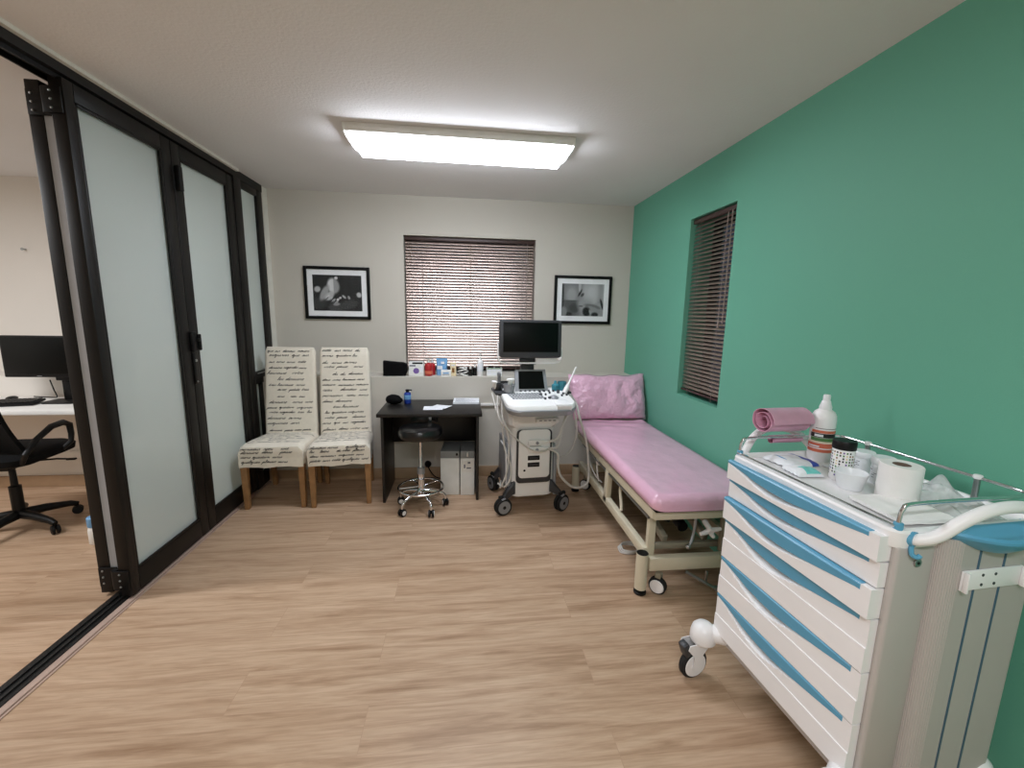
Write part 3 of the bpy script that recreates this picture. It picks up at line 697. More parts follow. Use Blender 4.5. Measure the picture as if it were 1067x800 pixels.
def paint_hands(x, y):
    g = .09 + .04 * mnoise.noise((x * 14, y * 3, 0)) + .05 * (x > .55) * (1 + math.sin(x * 40)) * .5
    def over(v, m): nonlocal g; g = g * (1 - m) + v * m
    over(.20, blob(x, y, .12, .2, .14, .12)); over(.26, blob(x, y, .45, .10, .16, .10)); over(.24, blob(x, y, .72, .18, .2, .09, .2))
    over(.62 + .2 * (x < .42) - .25 * (x - .38), blob(x, y, .42, .70, .125, .16, .2, .18)); over(.85, blob(x, y, .48, .92, .035, .03))
    over(.72, blob(x, y, .09, .60, .065, .06, .3)); over(.62, blob(x, y, .23, .50, .07, .17, -.5)); over(.72, blob(x, y, .33, .42, .12, .07, .7))
    for k in range(4): over(.80 - .05 * k, blob(x, y, .30 + .055 * k, .40 - .055 * k, .055, .022, .75)); over(.15, blob(x, y, .275 + .055 * k, .345 - .05 * k, .05, .007, .75))
    over(.86, blob(x, y, .50, .32, .03, .024, .5)); over(.82, blob(x, y, .55, .37, .03, .022, .5)); over(.75, blob(x, y, .63, .40, .05, .02, -.7)); over(.6, blob(x, y, .73, .38, .025, .04, .4)); over(.55, blob(x, y, .47, .19, .07, .03, .1))
    over(.74, blob(x, y, .94, .46, .05, .055, .6)); return g
def paint_face(x, y):
    g = .52 + .12 * x - .08 * abs(y - .6) + .05 * math.sin(x * 26) * (y > .4) * (x > .5)
    def over(v, m): nonlocal g; g = g * (1 - m) + v * m
    over(.34, blob(x, y, .22, .45, .24, .42, 0, .3)); over(.62 - .3 * (y < .5), blob(x, y, .23, .66, .17, .22, 0, .5)); over(.2, blob(x, y, .02, .6, .03, .4)); over(.24, blob(x, y, .3, .25, .12, .1))
    over(.12, blob(x, y, .43, .72, .02, .09, -.5)); over(.06, blob(x, y, .49, .66, .028, .05, -.7)); over(.7, blob(x, y, .42, .92, .03, .12)); over(.74, blob(x, y, .7, .75, .16, .2, 0, .6))
    over(.6, blob(x, y, .5, .36, .12, .16, .3, .5)); over(.28, blob(x, y, .46, .31, .05, .015)); over(.42, blob(x, y, .75, .30, .2, .05, -.2)); over(.55, blob(x, y, .8, .2, .18, .05, -.4))
    over(.07, blob(x, y, .6, .14, .09, .10, .3)); over(.6, blob(x, y, .69, .13, .025, .06, .4)); over(.08, blob(x, y, .8, .05, .08, .05)); over(.1, blob(x, y, .17, .05, .08, .05)); over(.06, blob(x, y, .96, .38, .025, .12, .3)); over(.5, blob(x, y, .05, .12, .08, .12)); return g
picture('framed black and white photograph of pale hands above the chairs', (-1.098, YB - .0005, 1.597), .556, .452, 0, paint_hands, .046)
picture('framed black and white close-up photograph above the ultrasound machine', (1.112, YB - .0005, 1.585), .548, .442, 0, paint_face, .047)

# ------------------------------------------------------------------ ultrasound machine
e = US = thing('ultrasound_machine', 'white wheeled ultrasound machine with a black monitor beside the pink bed', 'ultrasound machine', (.505, 2.94, 0), math.radians(5))
b = B()
b.loft([(.105, 0, .22, .27, .38, .05), (.125, 0, .22, .325, .44, .06), (.24, 0, .22, .335, .45, .06), (.55, 0, .215, .315, .44, .055), (.64, 0, .21, .312, .43, .05), (.668, 0, .19, .372, .42, .05), (.80, 0, .19, .40, .42, .05), (.815, 0, .19, .38, .40, .05)], 6)
b.build('cabinet', M['uswhite'], e)
b = B()   # silver surround, then the raised front panel
b.prism(rrect(.262, .40, .03, 5), .012, Matrix.Translation((.0, -.016, .435)) @ Matrix.Rotation(PI / 2, 4, 'X'), .004); b.build('panel_surround', M['usdark'], e)
fp = B().prism(rrect(.232, .36, .03, 5), .016, Matrix.Translation((.0, -.02, .455)) @ Matrix.Rotation(PI / 2, 4, 'X'), .006).build('front_panel', M['uswhite'], e)
for k, z in enumerate((.545, .495)):
    q = B(); q.prism(rrect(.105, .042, .016, 5), .026, Matrix.Translation((.0, -.034, z)) @ Matrix.Rotation(PI / 2, 4, 'X'), .006); q.use(1); q.cyl((.012, -.060, z), (.012, -.066, z), .011, 16); q.use(0); q.box((.072, -.05, z + .004), (.05, .022, .022), None, .008)
    q.build('probe_connector', [M['uswhite'], M['usgrey']], fp)
for k, z in enumerate((.427, .376)):
    q = B(); q.box((-.005, -.036, z), (.088, .006, .034), None, .003); q.use(1); q.box((-.005, -.040, z), (.062, .004, .012), None, .001); q.cyl((.032, -.039, z + .006), (.032, -.042, z + .006), .004, 10); q.build('probe_socket', [M['blk'], M['usdark']], fp)
B().cyl((-.072, -.035, .335), (-.072, -.038, .335), .008, 16).build('foot_hole', M['blk'], fp)
b = B(); b.box((-.085, -.022, .712), (.17, .02, .062), None, .008); b.box((-.085, -.033, .712), (.145, .004, .044), None, .004); b.build('drawer_front', M['uswhite'], e)
b = B(); b.box((.09, -.03, .70), (.17, .035, .035), None, .012)
b.use(1)
for k in range(4): b.box((.035 + .034 * k, -.0485, .703), (.02, .003, .008), None, .001)
b.build('button_bar', [M['uswhite'], M['usgrey']], e)
for s in (-1, 1):
    b = B(); b.prism([(.0, .12), (.02, .42), (.06, .50), (.40, .50), (.43, .14)], .02, Matrix.Translation((s * .172 - .01, 0, 0)) @ Matrix(((0, 0, 1, 0), (1, 0, 0, 0), (0, 1, 0, 0), (0, 0, 0, 1))), .003); b.build('side_cover', M['usgrey'], e)
    b = B(); b.tube([(s * .187, .05, .20), (s * .19, .05, .40), (s * .187, .10, .46), (s * .187, .3, .46)], .006, 8, smooth=3); b.build('side_trim', M['uswhite'], e)
    for f in (0, 1):
        y0 = .03 if f == 0 else .40; y1 = -.01 if f == 0 else .42
        b = B(); rg = []
        for t in range(7):
            u = t / 6; x = s * (.13 + .09 * u); z = .20 - .075 * u ** 1.3; w = .075 - .02 * u; hh = .085 - .045 * u
            rg.append([Vector((x + (.02 * s if 0 else 0), y0 + (y1 - y0) * u + px * w, z + pz * hh)) for px, pz in ((.5, -.6), (.5, .3), (.3, .6), (-.3, .6), (-.5, .3), (-.5, -.6))])
        b.rings(rg); lg = b.build('leg', M['usdark'], e)
        wx, wy = s * .222, (-.018 if f == 0 else .43); r = .064; a = math.radians((-74 if s < 0 else -58) if f == 0 else 20)
        d = Vector((math.cos(a), math.sin(a), 0)); c = Vector((wx, wy, r)); q = B()
        for k in (-1, 1):
            q.use(0); q.cyl(c + d * k * .006, c + d * k * .026, r, 28, bev=.006); q.use(1); q.cyl(c + d * k * .026, c + d * k * .029, r * .74, 24); q.use(0); q.cyl(c + d * k * .029, c + d * k * .030, r * .2, 12)
        q.use(0); q.cyl((wx, wy, r), (wx, wy, .14), .012, 12); q.tube([c + Vector((0, 0, r + .006)) + Vector((-d.y, d.x, 0)) * t for t in (-.03, 0, .03)], .016, 8); q.use(1); q.box((wx + .0, wy - .02, .128), (.024, .03, .008), (.3, 0, a), .003)
        q.build('caster', [M['rubber'], M['usgrey']], lg)
# console
b = B(); b.loft([(.80, .01, .02, .40, .34, .08), (.815, .01, -.01, .475, .44, .11), (.845, .01, -.015, .495, .45, .11), (.855, .01, -.015, .49, .445, .11)], 8); b.build('console_base', M['usgrey'], e)
ct = B(); ct.loft([(.853, .01, -.005, .487, .44, .10), (.872, .01, -.002, .487, .435, .10), (.88, .01, .0, .474, .42, .095)], 8); ct.build('console_top', M['uswhite'], e)
b = B()
for j in range(4):
    for k in range(11): b.box((-.185 + k * .0215 + .006 * j, .03 - j * .032, .882), (.017, .022, .006), None, .002)
b.build('keyboard', M['usgrey'], e)
rn = random.Random(3)
for x, y in ((.06, .06), (.10, .07), (.14, .07), (.18, .07), (.22, .06), (.26, .05), (.05, .0), (.09, -.005), (.245, .01), (.265, -.02), (.22, -.03), (.06, -.09), (.10, -.075), (.21, .035), (.135, .03)): B().cyl((x * .87, y, .879), (x * .87, y, .893), rn.choice((.008, .011, .0075)), 14, bev=.002).build('knob', M['usdark'], e)
b = B(); b.lathe([(.034, .879), (.034, .884), (.024, .885), (.02, .892), (.01, .897), (0, .899)], (.125, -.06, 0), 24); b.build('trackball', M['usgrey'], e)
b = B(); b.box((.145, -.165, .883), (.10, .12, .008), (-.06, 0, -.06), .003); b.box((.147, -.226, .862), (.10, .006, .045), (.25, 0, -.06), .003); b.build('wrist_pad', M['abs'], e)
for ch in e.children:
    if ch.name.split('.')[0] in ('console_base', 'console_top', 'keyboard', 'knob', 'trackball', 'wrist_pad'):
        for v in ch.data.vertices: v.co.z += .15 * v.co.y
# touch panel leaning back
mt = Matrix.Translation((.0, .10, .868)) @ Matrix.Rotation(math.radians(-24), 4, 'X')
b = B(); b.prism([(-.125, 0), (.125, 0), (.117, .185), (-.117, .185)], .022, mt @ Matrix.Rotation(PI / 2, 4, 'X'), .008); tp = b.build('touch_panel', M['usgrey'], e)
b = B(); b.prism([(-.097, .035), (.097, .035), (.091, .168), (-.091, .168)], .002, mt @ Matrix.Translation((0, -.0225, 0)) @ Matrix.Rotation(PI / 2, 4, 'X')); b.build('touch_screen', M['screen'], tp)
b = B()
for k in range(6): b.cyl(mt @ Vector((-.085 + .034 * k, -.022, .017)), mt @ Vector((-.085 + .034 * k, -.030, .017)), .0085, 12, bev=.002)
b.build('dial', M['usdark'], tp)
# monitor
b = B(); b.box((-.005, .24, .96), (.10, .06, .30), None, .012); b.box((-.005, .215, 1.10), (.13, .05, .05), None, .01); b.build('monitor_post', M['usdark'], e)
mo = Matrix.Translation((-.008, .16, 1.268)) @ Matrix.Rotation(math.radians(-2), 4, 'Z') @ Matrix.Rotation(math.radians(-3), 4, 'X')
b = B(); b.prism(rrect(.458, .272, .022, 5), .042, mt.Translation((0, 0, 0)) @ mo @ Matrix.Translation((0, .0, 0)) @ Matrix.Rotation(PI / 2, 4, 'X'), .006); mn = b.build('monitor', M['usdark'], e)
b = B(); b.box((0, -.043, .012), (.405, .003, .212), None, .001); bmesh.ops.transform(b.bm, matrix=mo, verts=b.bm.verts); b.build('monitor_screen', M['screen'], mn)
b = B(); b.tube([mo @ Vector(p) for p in ((-.236, -.02, -.02), (-.236, -.02, -.12), (-.226, -.02, -.158), (-.19, -.02, -.174), (0, -.02, -.176), (.19, -.02, -.174), (.226, -.02, -.158), (.236, -.02, -.13), (.234, -.02, -.06))], .0065, 8, smooth=3)
b.box(mo @ Vector((.13, -.015, -.155)), (.18, .022, .036), (0, 0, -.03), .006); b.sphere(mo @ Vector((.222, -.022, -.142)), .02, 14)
b.build('monitor_handle', M['uswhite'], e)
# probe holders left and right of the console, probes and gel
def cup(x, y, z, r, hh, m):
    q = B(); q.lathe([(r * .8, 0), (r * .9, .004), (r, hh), (r * .86, hh), (r * .75, .01), (0, .008)], (x, y, z), 20); return q.build('probe_holder', M[m], e)
for c_, d_ in (((-.215, .15, .885), (.12, .22, .025)), ((.25, .17, .875), (.10, .20, .025))): B().box(c_, d_, None, .01).build('holder_shelf', M['usdark'], e)
cup(-.175, .07, .89, .042, .06, 'usgrey'); cup(-.245, .13, .89, .035, .055, 'usdark'); cup(-.19, .19, .89, .036, .06, 'usdark'); cup(.235, .11, .885, .033, .07, 'teal'); cup(.26, .19, .885, .034, .06, 'usdark')
def probe(p, d, L, m='uswhite', head=.03):
    """convex transducer: handle, flared head, strain relief"""
    p = Vector(p); q = Vector(d).normalized().to_track_quat('Z', 'Y').to_matrix().to_4x4(); t = B()
    t.rings([[p + q.to_3x3() @ Vector((wx * x, wy * y, z)) for x, y in rrect(2, 2, .95, 4)] for z, wx, wy in ((0, .006, .006), (.02, .011, .010), (L * .5, .016, .013), (L * .75, .018, .013), (L * .88, head, .014), (L * .97, head * .95, .013), (L, head * .7, .009))])
    return t.build('probe', M[m], e)
probe((-.175, .07, .91), (.1, -.2, 1), .085, head=.036); probe((-.225, .18, .90), (-.05, 0, 1), .12, 'usgrey'); probe((-.26, .12, .89), (-.2, -.1, 1), .08)
b = B(); q = (Vector((.225, .02, .885)), Vector((.345, .12, 1.065)))
b.tube([q[0] + (q[1] - q[0]) * t for t in (0, .12, .2, .3, .45, .99, 1)], [.017, .018, .017, .012, .0062, .0055, .003], 12); b.build('endocavity_probe', M['uswhite'], e)
b = B(); b.lathe([(.022, .0), (.026, .01), (.026, .05), (.012, .06), (.008, .08), (0, .082)], (.18, .10, .885), 18); b.build('gel_cap', M['teal'], e)
# cables
cab = lambda pts, r=.006: B().tube(pts, r, 8, smooth=6).build('cable', M['cable'], e)
cab([(-.29, .12, .88), (-.275, .02, .78), (-.235, -.01, .66), (-.215, -.02, .50), (-.175, -.045, .38), (-.18, -.05, .28), (-.215, -.03, .22), (-.25, .05, .215)])
cab([(-.26, .05, .88), (-.265, -.02, .74), (-.20, -.045, .62), (-.19, -.045, .46), (-.205, -.04, .32), (-.24, .0, .2), (-.2, .2, .17)])
cab([(-.23, .03, .86), (-.235, -.04, .72), (-.16, -.06, .60), (-.03, -.075, .50), (.05, -.085, .49), (.09, -.06, .498)])
cab([(.10, -.055, .55), (.16, -.07, .58), (.20, -.06, .68), (.255, -.04, .80), (.28, .05, .87)], .009)
cab([(.10, -.055, .50), (.16, -.08, .52), (.19, -.05, .60), (.225, -.03, .73), (.27, .0, .83), (.30, .12, .87)], .008)
cab([(.10, -.052, .495), (.165, -.07, .46), (.17, -.07, .36), (.20, -.07, .28), (.29, -.07, .20), (.38, -.06, .20), (.425, -.03, .26), (.41, .0, .50), (.345, .0, .70), (.33, .05, .80), (.29, .10, .87)], .009)
cab([(.185, .10, .40), (.25, .05, .40), (.31, .02, .48), (.325, .0, .62), (.30, .02, .78), (.275, .1, .87)])

# ------------------------------------------------------------------ examination bed (world coordinates, shifted to its own origin)
e = thing('examination_bed', 'pink plastic-covered examination bed on a cream metal frame', 'bed', (1.23, 2.62, 0)); og = e.location
BX0, BX1, BY0, BY1 = .925, 1.53, 1.862, 3.36
b = B()
def slab(u, v):
    x = BX0 + (BX1 - BX0) * u; y = BY0 + (BY1 - BY0) * v
    k = max(0, (v - .78) / .22)
    wr = .026 * k * abs(mnoise.noise((x * 6, y * 13, 1.3))) + .005 * k * math.sin(y * 60 + 6 * x + 3 * mnoise.noise((x * 5, y * 4, 2))) + .0035 * mnoise.noise((x * 5, y * 3.2, 8)) + .003 * abs(mnoise.noise((x * 7 + y * 3, y * 2 - x * 4, 3)))
    return x, y, wr
nu, nv, secs = 26, 60, None
bm = b.bm; R = .032; top, bot = .578, .502
def edge(u): # rounds the plan towards the rim
    return u
ring = rrect(BX1 - BX0, BY1 - BY0, .045, 6)
cx, cy = (BX0 + BX1) / 2, (BY0 + BY1) / 2
def gridtop():
    V = []
    for i in range(nu + 1):
        row = []
        for j in range(nv + 1):
            u, v = i / nu, j / nv; x, y, wr = slab(u, v)
            # squircle the corners, round the rim down
            ex = min(u, 1 - u) * (BX1 - BX0); ey = v * (BY1 - BY0); d = min(ex, ey)
            if ex < .05 and ey < .05:
                px, py = .05 - ex, .05 - ey; L = math.hypot(px, py); d = .05 - L
                if L > .05: # pull onto the round corner
                    s = .05 / L; sx = 1 if u < .5 else -1
                    x = (BX0 + .05 - px * s) if u < .5 else (BX1 - .05 + px * s); y = BY0 + .05 - py * s; d = 0
            z = top + wr * min(1, d / .04) - (R - math.sqrt(max(0, R * R - (R - min(d, R)) ** 2)))
            row.append(bm.verts.new((x, y, z)))
        V.append(row)
    return V
V = gridtop()
for i in range(nu):
    for j in range(nv): bm.faces.new((V[i][j], V[i + 1][j], V[i + 1][j + 1], V[i][j + 1]))
loop = [V[i][0] for i in range(nu + 1)] + [V[nu][j] for j in range(1, nv + 1)] + [V[i][nv] for i in range(nu - 1, -1, -1)] + [V[0][j] for j in range(nv - 1, 0, -1)]
for q in range(1, 4):
    row = []
    for v in loop:
        o = Vector((v.co.x - cx, v.co.y - cy, 0)); row.append(bm.verts.new((v.co.x - (.012 * (q == 3)) * (1 if v.co.x > cx else -1), v.co.y, bot + (v.co.z - bot) * (1 - q / 3))))
    for k in range(len(loop)): bm.faces.new((loop[k], row[k], row[(k + 1) % len(loop)], loop[(k + 1) % len(loop)]))
    loop = row
bm.faces.new(loop); b.build('mattress', M['pink'], e, og, angle=60)
# plump wrapped head section leaning on the end wall
b = B(); ca, sa = math.cos(math.radians(24)), math.sin(math.radians(24))
def head(u, v, side):
    x = -1 + 2 * u; z = -1 + 2 * v
    pil = max(0, (1 - x ** 4) * (1 - z ** 4)) ** .45
    wr = .016 * mnoise.noise((x * 4, z * 1.6, side)) + .022 * abs(mnoise.noise((x * 8 + z * 3, z * 2.4, 2 + side))) * min(1, abs(x) + .25) + .012 * abs(mnoise.noise((x * 3, z * 9, 5)))
    th = .075 * pil + wr * pil
    X = cx - .002 + x * (.325 + .012 * z) * (1 + .02 * mnoise.noise((z * 3, side, 1))); H = (v) * .40 - .012 * (1 - x * x) * (v > .5) * (2 * v - 1) + .006 * math.sin(x * 9) * (v > .7)
    return Vector((X, 3.375 + H * sa + (-th if side == 0 else th * .6) * ca, .585 + H * ca + (-th if side else th) * sa * .6))
b.grid(lambda u, v: head(u, v, 0), 34, 22); b.grid(lambda u, v: head(1 - u, v, 1), 34, 22)
bmesh.ops.remove_doubles(b.bm, verts=b.bm.verts, dist=.002); b.build('head_cushion', M['pinkwrap'], e, og, angle=70)
def bar(name, a, c, w, hh, m='cream', bev=.004):
    a, c = Vector(a), Vector(c); d = c - a; q = B(); t = bmesh.new(); bmesh.ops.create_cube(t, size=1, matrix=Matrix.Diagonal((w, hh, d.length, 1)))
    bmesh.ops.bevel(t, geom=t.edges[:], offset=bev, segments=2, affect='EDGES', profile=.5)
    up = Vector((0, 0, 1)) if abs(d.normalized().z) < .9 else Vector((0, 1, 0)); z = d.normalized(); x = up.cross(z).normalized(); y = z.cross(x)
    q.add(t, Matrix.Translation((a + c) / 2) @ Matrix((x, y, z)).transposed().to_4x4()); return q.build(name, M[m], e, og)
# mattress board and upper frame
bar('mattress_board', (cx, BY0 + .02, .495), (cx, BY1 - .01, .495), BX1 - BX0 - .04, .014, 'blk')
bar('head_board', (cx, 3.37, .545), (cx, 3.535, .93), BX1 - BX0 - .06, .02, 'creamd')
FX0, FX1 = .955, 1.50
for x in (FX0, FX1): bar('upper_rail', (x, BY0 + .05, .465), (x, 3.34, .465), .026, .05)
for y in (BY0 + .06, 3.30): bar('upper_cross_rail', (FX0, y, .462), (FX1, y, .462), .03, .052)
for x, s in ((FX0, -1), (FX1, 1)):
    q = B(); q.tube([(x + .006 * s, BY0 + .10, .425), (x + .006 * s, 3.2, .425)], .007, 8); q.build('side_rod', M['steel'], e, og)
# lower frame
for x in (FX0 + .005, FX1 - .005): bar('lower_rail', (x, 1.985, .215), (x, 3.27, .235), .035, .055)
bar('foot_beam', (.965, 1.965, .168), (1.51, 1.965, .168), .045, .07); bar('head_beam', (.965, 3.29, .195), (1.51, 3.29, .195), .045, .065)
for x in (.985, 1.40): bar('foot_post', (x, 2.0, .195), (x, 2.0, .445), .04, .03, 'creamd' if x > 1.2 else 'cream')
for x in (FX0 + .005, FX1 - .005): bar('middle_post', (x, 2.62, .21), (x, 2.60, .445), .035, .055)
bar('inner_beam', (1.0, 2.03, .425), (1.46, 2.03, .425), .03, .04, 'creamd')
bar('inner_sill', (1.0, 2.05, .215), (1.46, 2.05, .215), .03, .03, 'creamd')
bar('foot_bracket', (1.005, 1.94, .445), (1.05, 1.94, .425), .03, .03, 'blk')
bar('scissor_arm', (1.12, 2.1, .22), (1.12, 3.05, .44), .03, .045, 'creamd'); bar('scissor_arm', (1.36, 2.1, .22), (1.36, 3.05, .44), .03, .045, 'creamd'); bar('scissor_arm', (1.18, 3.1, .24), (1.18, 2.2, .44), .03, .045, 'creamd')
q = B(); q.cyl((1.25, 2.15, .26), (1.25, 2.75, .36), .03, 16); q.cyl((1.25, 2.75, .36), (1.25, 3.05, .41), .016, 14); q.build('lift_actuator', M['blk'], e, og)
bar('motor_box', (1.25, 2.35, .31), (1.25, 2.62, .35), .12, .08, 'usdark')
for x, y, zt in ((.93, 1.962, .228), (1.525, 1.962, .228), (.927, 3.285, .215), (1.525, 3.285, .215)):
    q = B(); q.cyl((x, y, .03), (x, y, zt), .031, 24); q.use(1); q.lathe([(.026, zt - .002), (.0305, zt + .001), (.029, zt + .003), (0, zt + .002)], (x, y, 0), 20)
    q.lathe([(.030, 0), (.033, .004), (.033, .012), (.026, .016), (.012, .018), (.012, .032)], (x, y, 0), 20); q.build('foot_tube', [M['cream'], M['blk']], e, og)
    s = 1 if x < 1.2 else -1; wx, wy, r = x + s * .092, y - .01 + (.03 if y > 3 else 0), .046; a = math.radians(48); d = Vector((math.cos(a), math.sin(a), 0)); c = Vector((wx, wy, r))
    q = B(); q.use(0); q.cyl(c - d * .016, c + d * .016, r, 28, bev=.005); q.use(1)
    for k in (-1, 1): q.cyl(c + d * k * .016, c + d * k * .024, r * .80, 24, bev=.004)
    q.use(2); q.box((wx, wy, .105), (.03, .03, .03), (0, 0, a), .004); q.box(c + d * .028 + Vector((0, 0, .03)), (.005, .03, .07), (0, 0, a), .002); q.build('caster', [M['rubber'], M['abs'], M['creamd']], e, og)
# foot pedal linkage below the beam, height lever and white crank knob at the foot
q = B(); q.tube([(1.16, 1.93, .13), (1.24, 1.90, .09), (1.30, 1.89, .06), (1.36, 1.90, .055)], .009, 8, smooth=4); q.box((1.33, 1.885, .055), (.07, .035, .016), None, .005); q.box((1.27, 1.92, .10), (.012, .012, .07), None, .003); q.build('brake_pedal', M['steel'], e, og)
q = B(); q.tube([(1.185, 1.925, .44), (1.175, 1.915, .36), (1.16, 1.905, .315), (1.145, 1.90, .295)], .008, 8, smooth=4); q.sphere((1.142, 1.90, .29), .013, 12); q.build('height_lever', M['steel'], e, og)
q = B()
for k in range(4):
    a = math.radians(20 + 90 * k); q.tube([(1.25, 1.90, .375), (1.25 + .03 * math.cos(a), 1.893, .375 + .022 * math.sin(a)), (1.25 + .058 * math.cos(a), 1.89, .375 + .036 * math.sin(a))], [.014, .012, .009], 10)
q.cyl((1.25, 1.88, .375), (1.25, 1.95, .40), .014, 14); q.build('crank_knob', M['abs'], e, og)
q = B(); q.tube([(.985, 2.45, .44), (.98, 2.44, .36), (.975, 2.40, .30), (.97, 2.38, .26)], .01, 8, smooth=4); q.build('side_lever', M['cream'], e, og)
q = B(); q.tube([(.965, 3.1, .45), (.95, 3.0, .36), (.955, 2.88, .30), (.985, 2.8, .27)], .005, 8, smooth=5); q.tube([(.96, 2.85, .45), (.95, 2.82, .36), (.96, 2.8, .28)], .006, 8, smooth=5); q.build('cable', M['cable'], e, og)
B().box((.952, 2.82, .425), (.012, .06, .05), None, .003).build('cable_clip', M['white'], e, og)
b = B()
for k in range(3): b.tube([(.06 * math.cos(t) + .008 * k, .045 * math.sin(t), .006 + .008 * k + .012 * (math.sin(t) > 0)) for t in [2 * PI * j / 16 for j in range(16)]], .0045, 8, True, 2)
o = b.build('cable_coil', M['cable']); solo(o, (1.02, 2.36, 0), 'loop of pale cable on the floor under the pink bed', 'cable')

# ------------------------------------------------------------------ instrument trolley: local x along its front (towards the viewer), y to the wall
T0, TRZ = Vector((1.01, 1.435, 0)), math.atan2(-.9981, .0614)
TM = Matrix.Translation(T0) @ Matrix.Rotation(TRZ, 4, 'Z')
e = thing('instrument_trolley', 'white and blue six-drawer instrument trolley against the green wall', 'trolley', T0, TRZ)
L, D = .586, .455
b = B(); b.span((.006, .022, .20), (L - .004, D - .01, .90), .006); b.build('cabinet', M['absg'], e)
b = B(); b.span((.004, .004, .18), (L, D - .005, .205), .006); b.build('base_plate', M['absg'], e)
b = B(); b.span((L - .018, .008, .20), (L + .004, .125, .905), .01, 3); b.build('corner_column', M['absg'], e)
# tray top with a raised rim
b = B(); rr = lambda ox, z, r: [Vector((L / 2 + x, .225 + y, z)) for x, y in rrect(L + ox, D + ox, r, 6)]
b.rings([rr(-.01, .896, .03), rr(.006, .90, .035), rr(.012, .912, .038), rr(.012, .94, .038), rr(.002, .946, .034), rr(-.018, .946, .026), rr(-.028, .936, .024), rr(-.04, .932, .02)]); b.build('tray_top', M['abs'], e)
# drawers
def hcurve(u, k=1):
    P = [(0, .013), (.08, .019), (.16, .027), (.25, .038), (.38, .046), (.5, .047), (.62, .042), (.78, .030), (.93, .018)]
    for (a, p), (c, q) in zip(P, P[1:]):
        if u <= c: t = (u - a) / (c - a); return (p + (q - p) * t) * k
    return .018 * k
def drawer(z0, z1, yf, groove=None):
    x0, x1 = .012, L - .014; W = x1 - x0; sc = min(1, (z1 - z0) / .086)
    zb = lambda u: z1 - hcurve(u, sc) - .001
    def fs(u, z):
        lo = (.030 if sc == 1 else .019) * math.exp(-((u - .36) / .2) ** 2); t = zb(u); y = 0
        if u < .95 and lo > .0008:
            if z > t: y = .032 * min(1, lo / .02)
            elif z > t - lo: k = (z - (t - lo)) / lo; y = .032 * min(1, lo / .02) * math.sin(k * PI / 2)
        elif u < .95 and z > t: y = 0
        if groove and z < z0 + groove: y -= .003
        return yf + y
    b = B(); n = 56; bm = b.bm; rows = []
    zs = [z0 + (z1 - z0) * k / 34 for k in range(35)]
    if groove: zs = sorted(zs + [z0 + groove - .0004, z0 + groove + .0004])
    V = [[bm.verts.new((x0 + W * i / n, fs(i / n, z), z)) for z in zs] for i in range(n + 1)]
    m = len(zs)
    for i in range(n):
        for j in range(m - 1): bm.faces.new((V[i][j], V[i + 1][j], V[i + 1][j + 1], V[i][j + 1]))
    loop = [V[i][0] for i in range(n + 1)] + [V[n][j] for j in range(1, m)] + [V[i][m - 1] for i in range(n - 1, -1, -1)] + [V[0][j] for j in range(m - 2, 0, -1)]
    row = [bm.verts.new((v.co.x, .034, v.co.z)) for v in loop]
    for k in range(len(loop)): bm.faces.new((loop[k], row[k], row[(k + 1) % len(loop)], loop[(k + 1) % len(loop)]))
    bm.faces.new(row)
    dr = b.build('drawer', M['abs'], e, angle=30)
    h = B(); rg = []
    for i in range(41):
        u = .95 * i / 40; x = x0 + W * u; p = .002 + .003 * math.sin(PI * min(1, u / .93)) ** .8; zt = z1 + .0015; zl = z1 - hcurve(u, sc)
        rg.append([Vector(q) for q in ((x, yf + .016, zt), (x, yf - p + .004, zt), (x, yf - p, zt - .004), (x, yf - p * .5, zl + .002), (x, yf - p * .5 + .002, zl), (x, yf + .016, zl))])
    h.rings(rg); h.build('drawer_handle', M['blue'], dr, angle=30)
drawer(.858, .926, -.028); drawer(.786, .853, -.014); drawer(.699, .781, -.028); drawer(.542, .694, -.014, .072); drawer(.386, .537, -.014, .072); drawer(.222, .381, -.014, .072)
# side accessory panel with ribbed front corner
b = B(); pts = []
for k in range(13):
    a = PI / 2 * k / 12; pts.append((L + .002 + .028 * math.sin(a) , .168 - .046 * math.cos(a)))
poly = [(L, .122)] + pts[0:1]
for k in range(12):  # ribs across the quarter round
    for t in (.0, .35, .65): 
        a = PI / 2 * (k + t) / 12; g = .0009 if .3 < t < .7 else 0
        poly.append((L + .002 + (.028 - g) * math.sin(a), .168 - (.046 - g) * math.cos(a)))
poly += [(L + .030, .168), (L + .030, .400), (L + .026, .410), (L, .413)]
pp = []
for q in poly:
    if not pp or math.hypot(q[0] - pp[-1][0], q[1] - pp[-1][1]) > 1e-4: pp.append(q)
b.prism(pp, .735, Matrix.Translation((0, 0, .19))); b.build('side_panel', M['absg'], e, angle=20)
for y in (.222, .303): B().span((L + .0295, y - .0035, .195), (L + .0312, y + .0035, .92), .0005).build('panel_stripe', M['stripe'], e)
b = B(); b.span((L + .0305, .172, .792), (L + .036, .362, .845), .002); b.span((L + .036, .172, .792), (L + .048, .179, .845), .002); b.span((L + .036, .355, .792), (L + .048, .362, .845), .002); b.use(1)
for y in (.234, .274):
    for z in (.805, .831): b.cyl((L + .035, y, z), (L + .0368, y, z), .004, 10)
b.build('panel_bracket', [M['abs'], M['usdark']], e)
def lens(hw, dp, z, c=.262, x=L + .004):
    o = [Vector((x, c - hw + .004, z))]
    for k in range(1, 20): t = -1 + 2 * k / 20; o.append(Vector((x + dp * (1 - abs(t) ** 2.2), c + hw * t, z)))
    o.append(Vector((x, c + hw - .004, z))); return o
b = B(); b.rings([lens(.075, .05, .898), lens(.12, .072, .918), lens(.147, .084, .936), lens(.15, .084, .942), lens(.145, .078, .948)]); b.build('push_pad', M['blue'], e, angle=30)
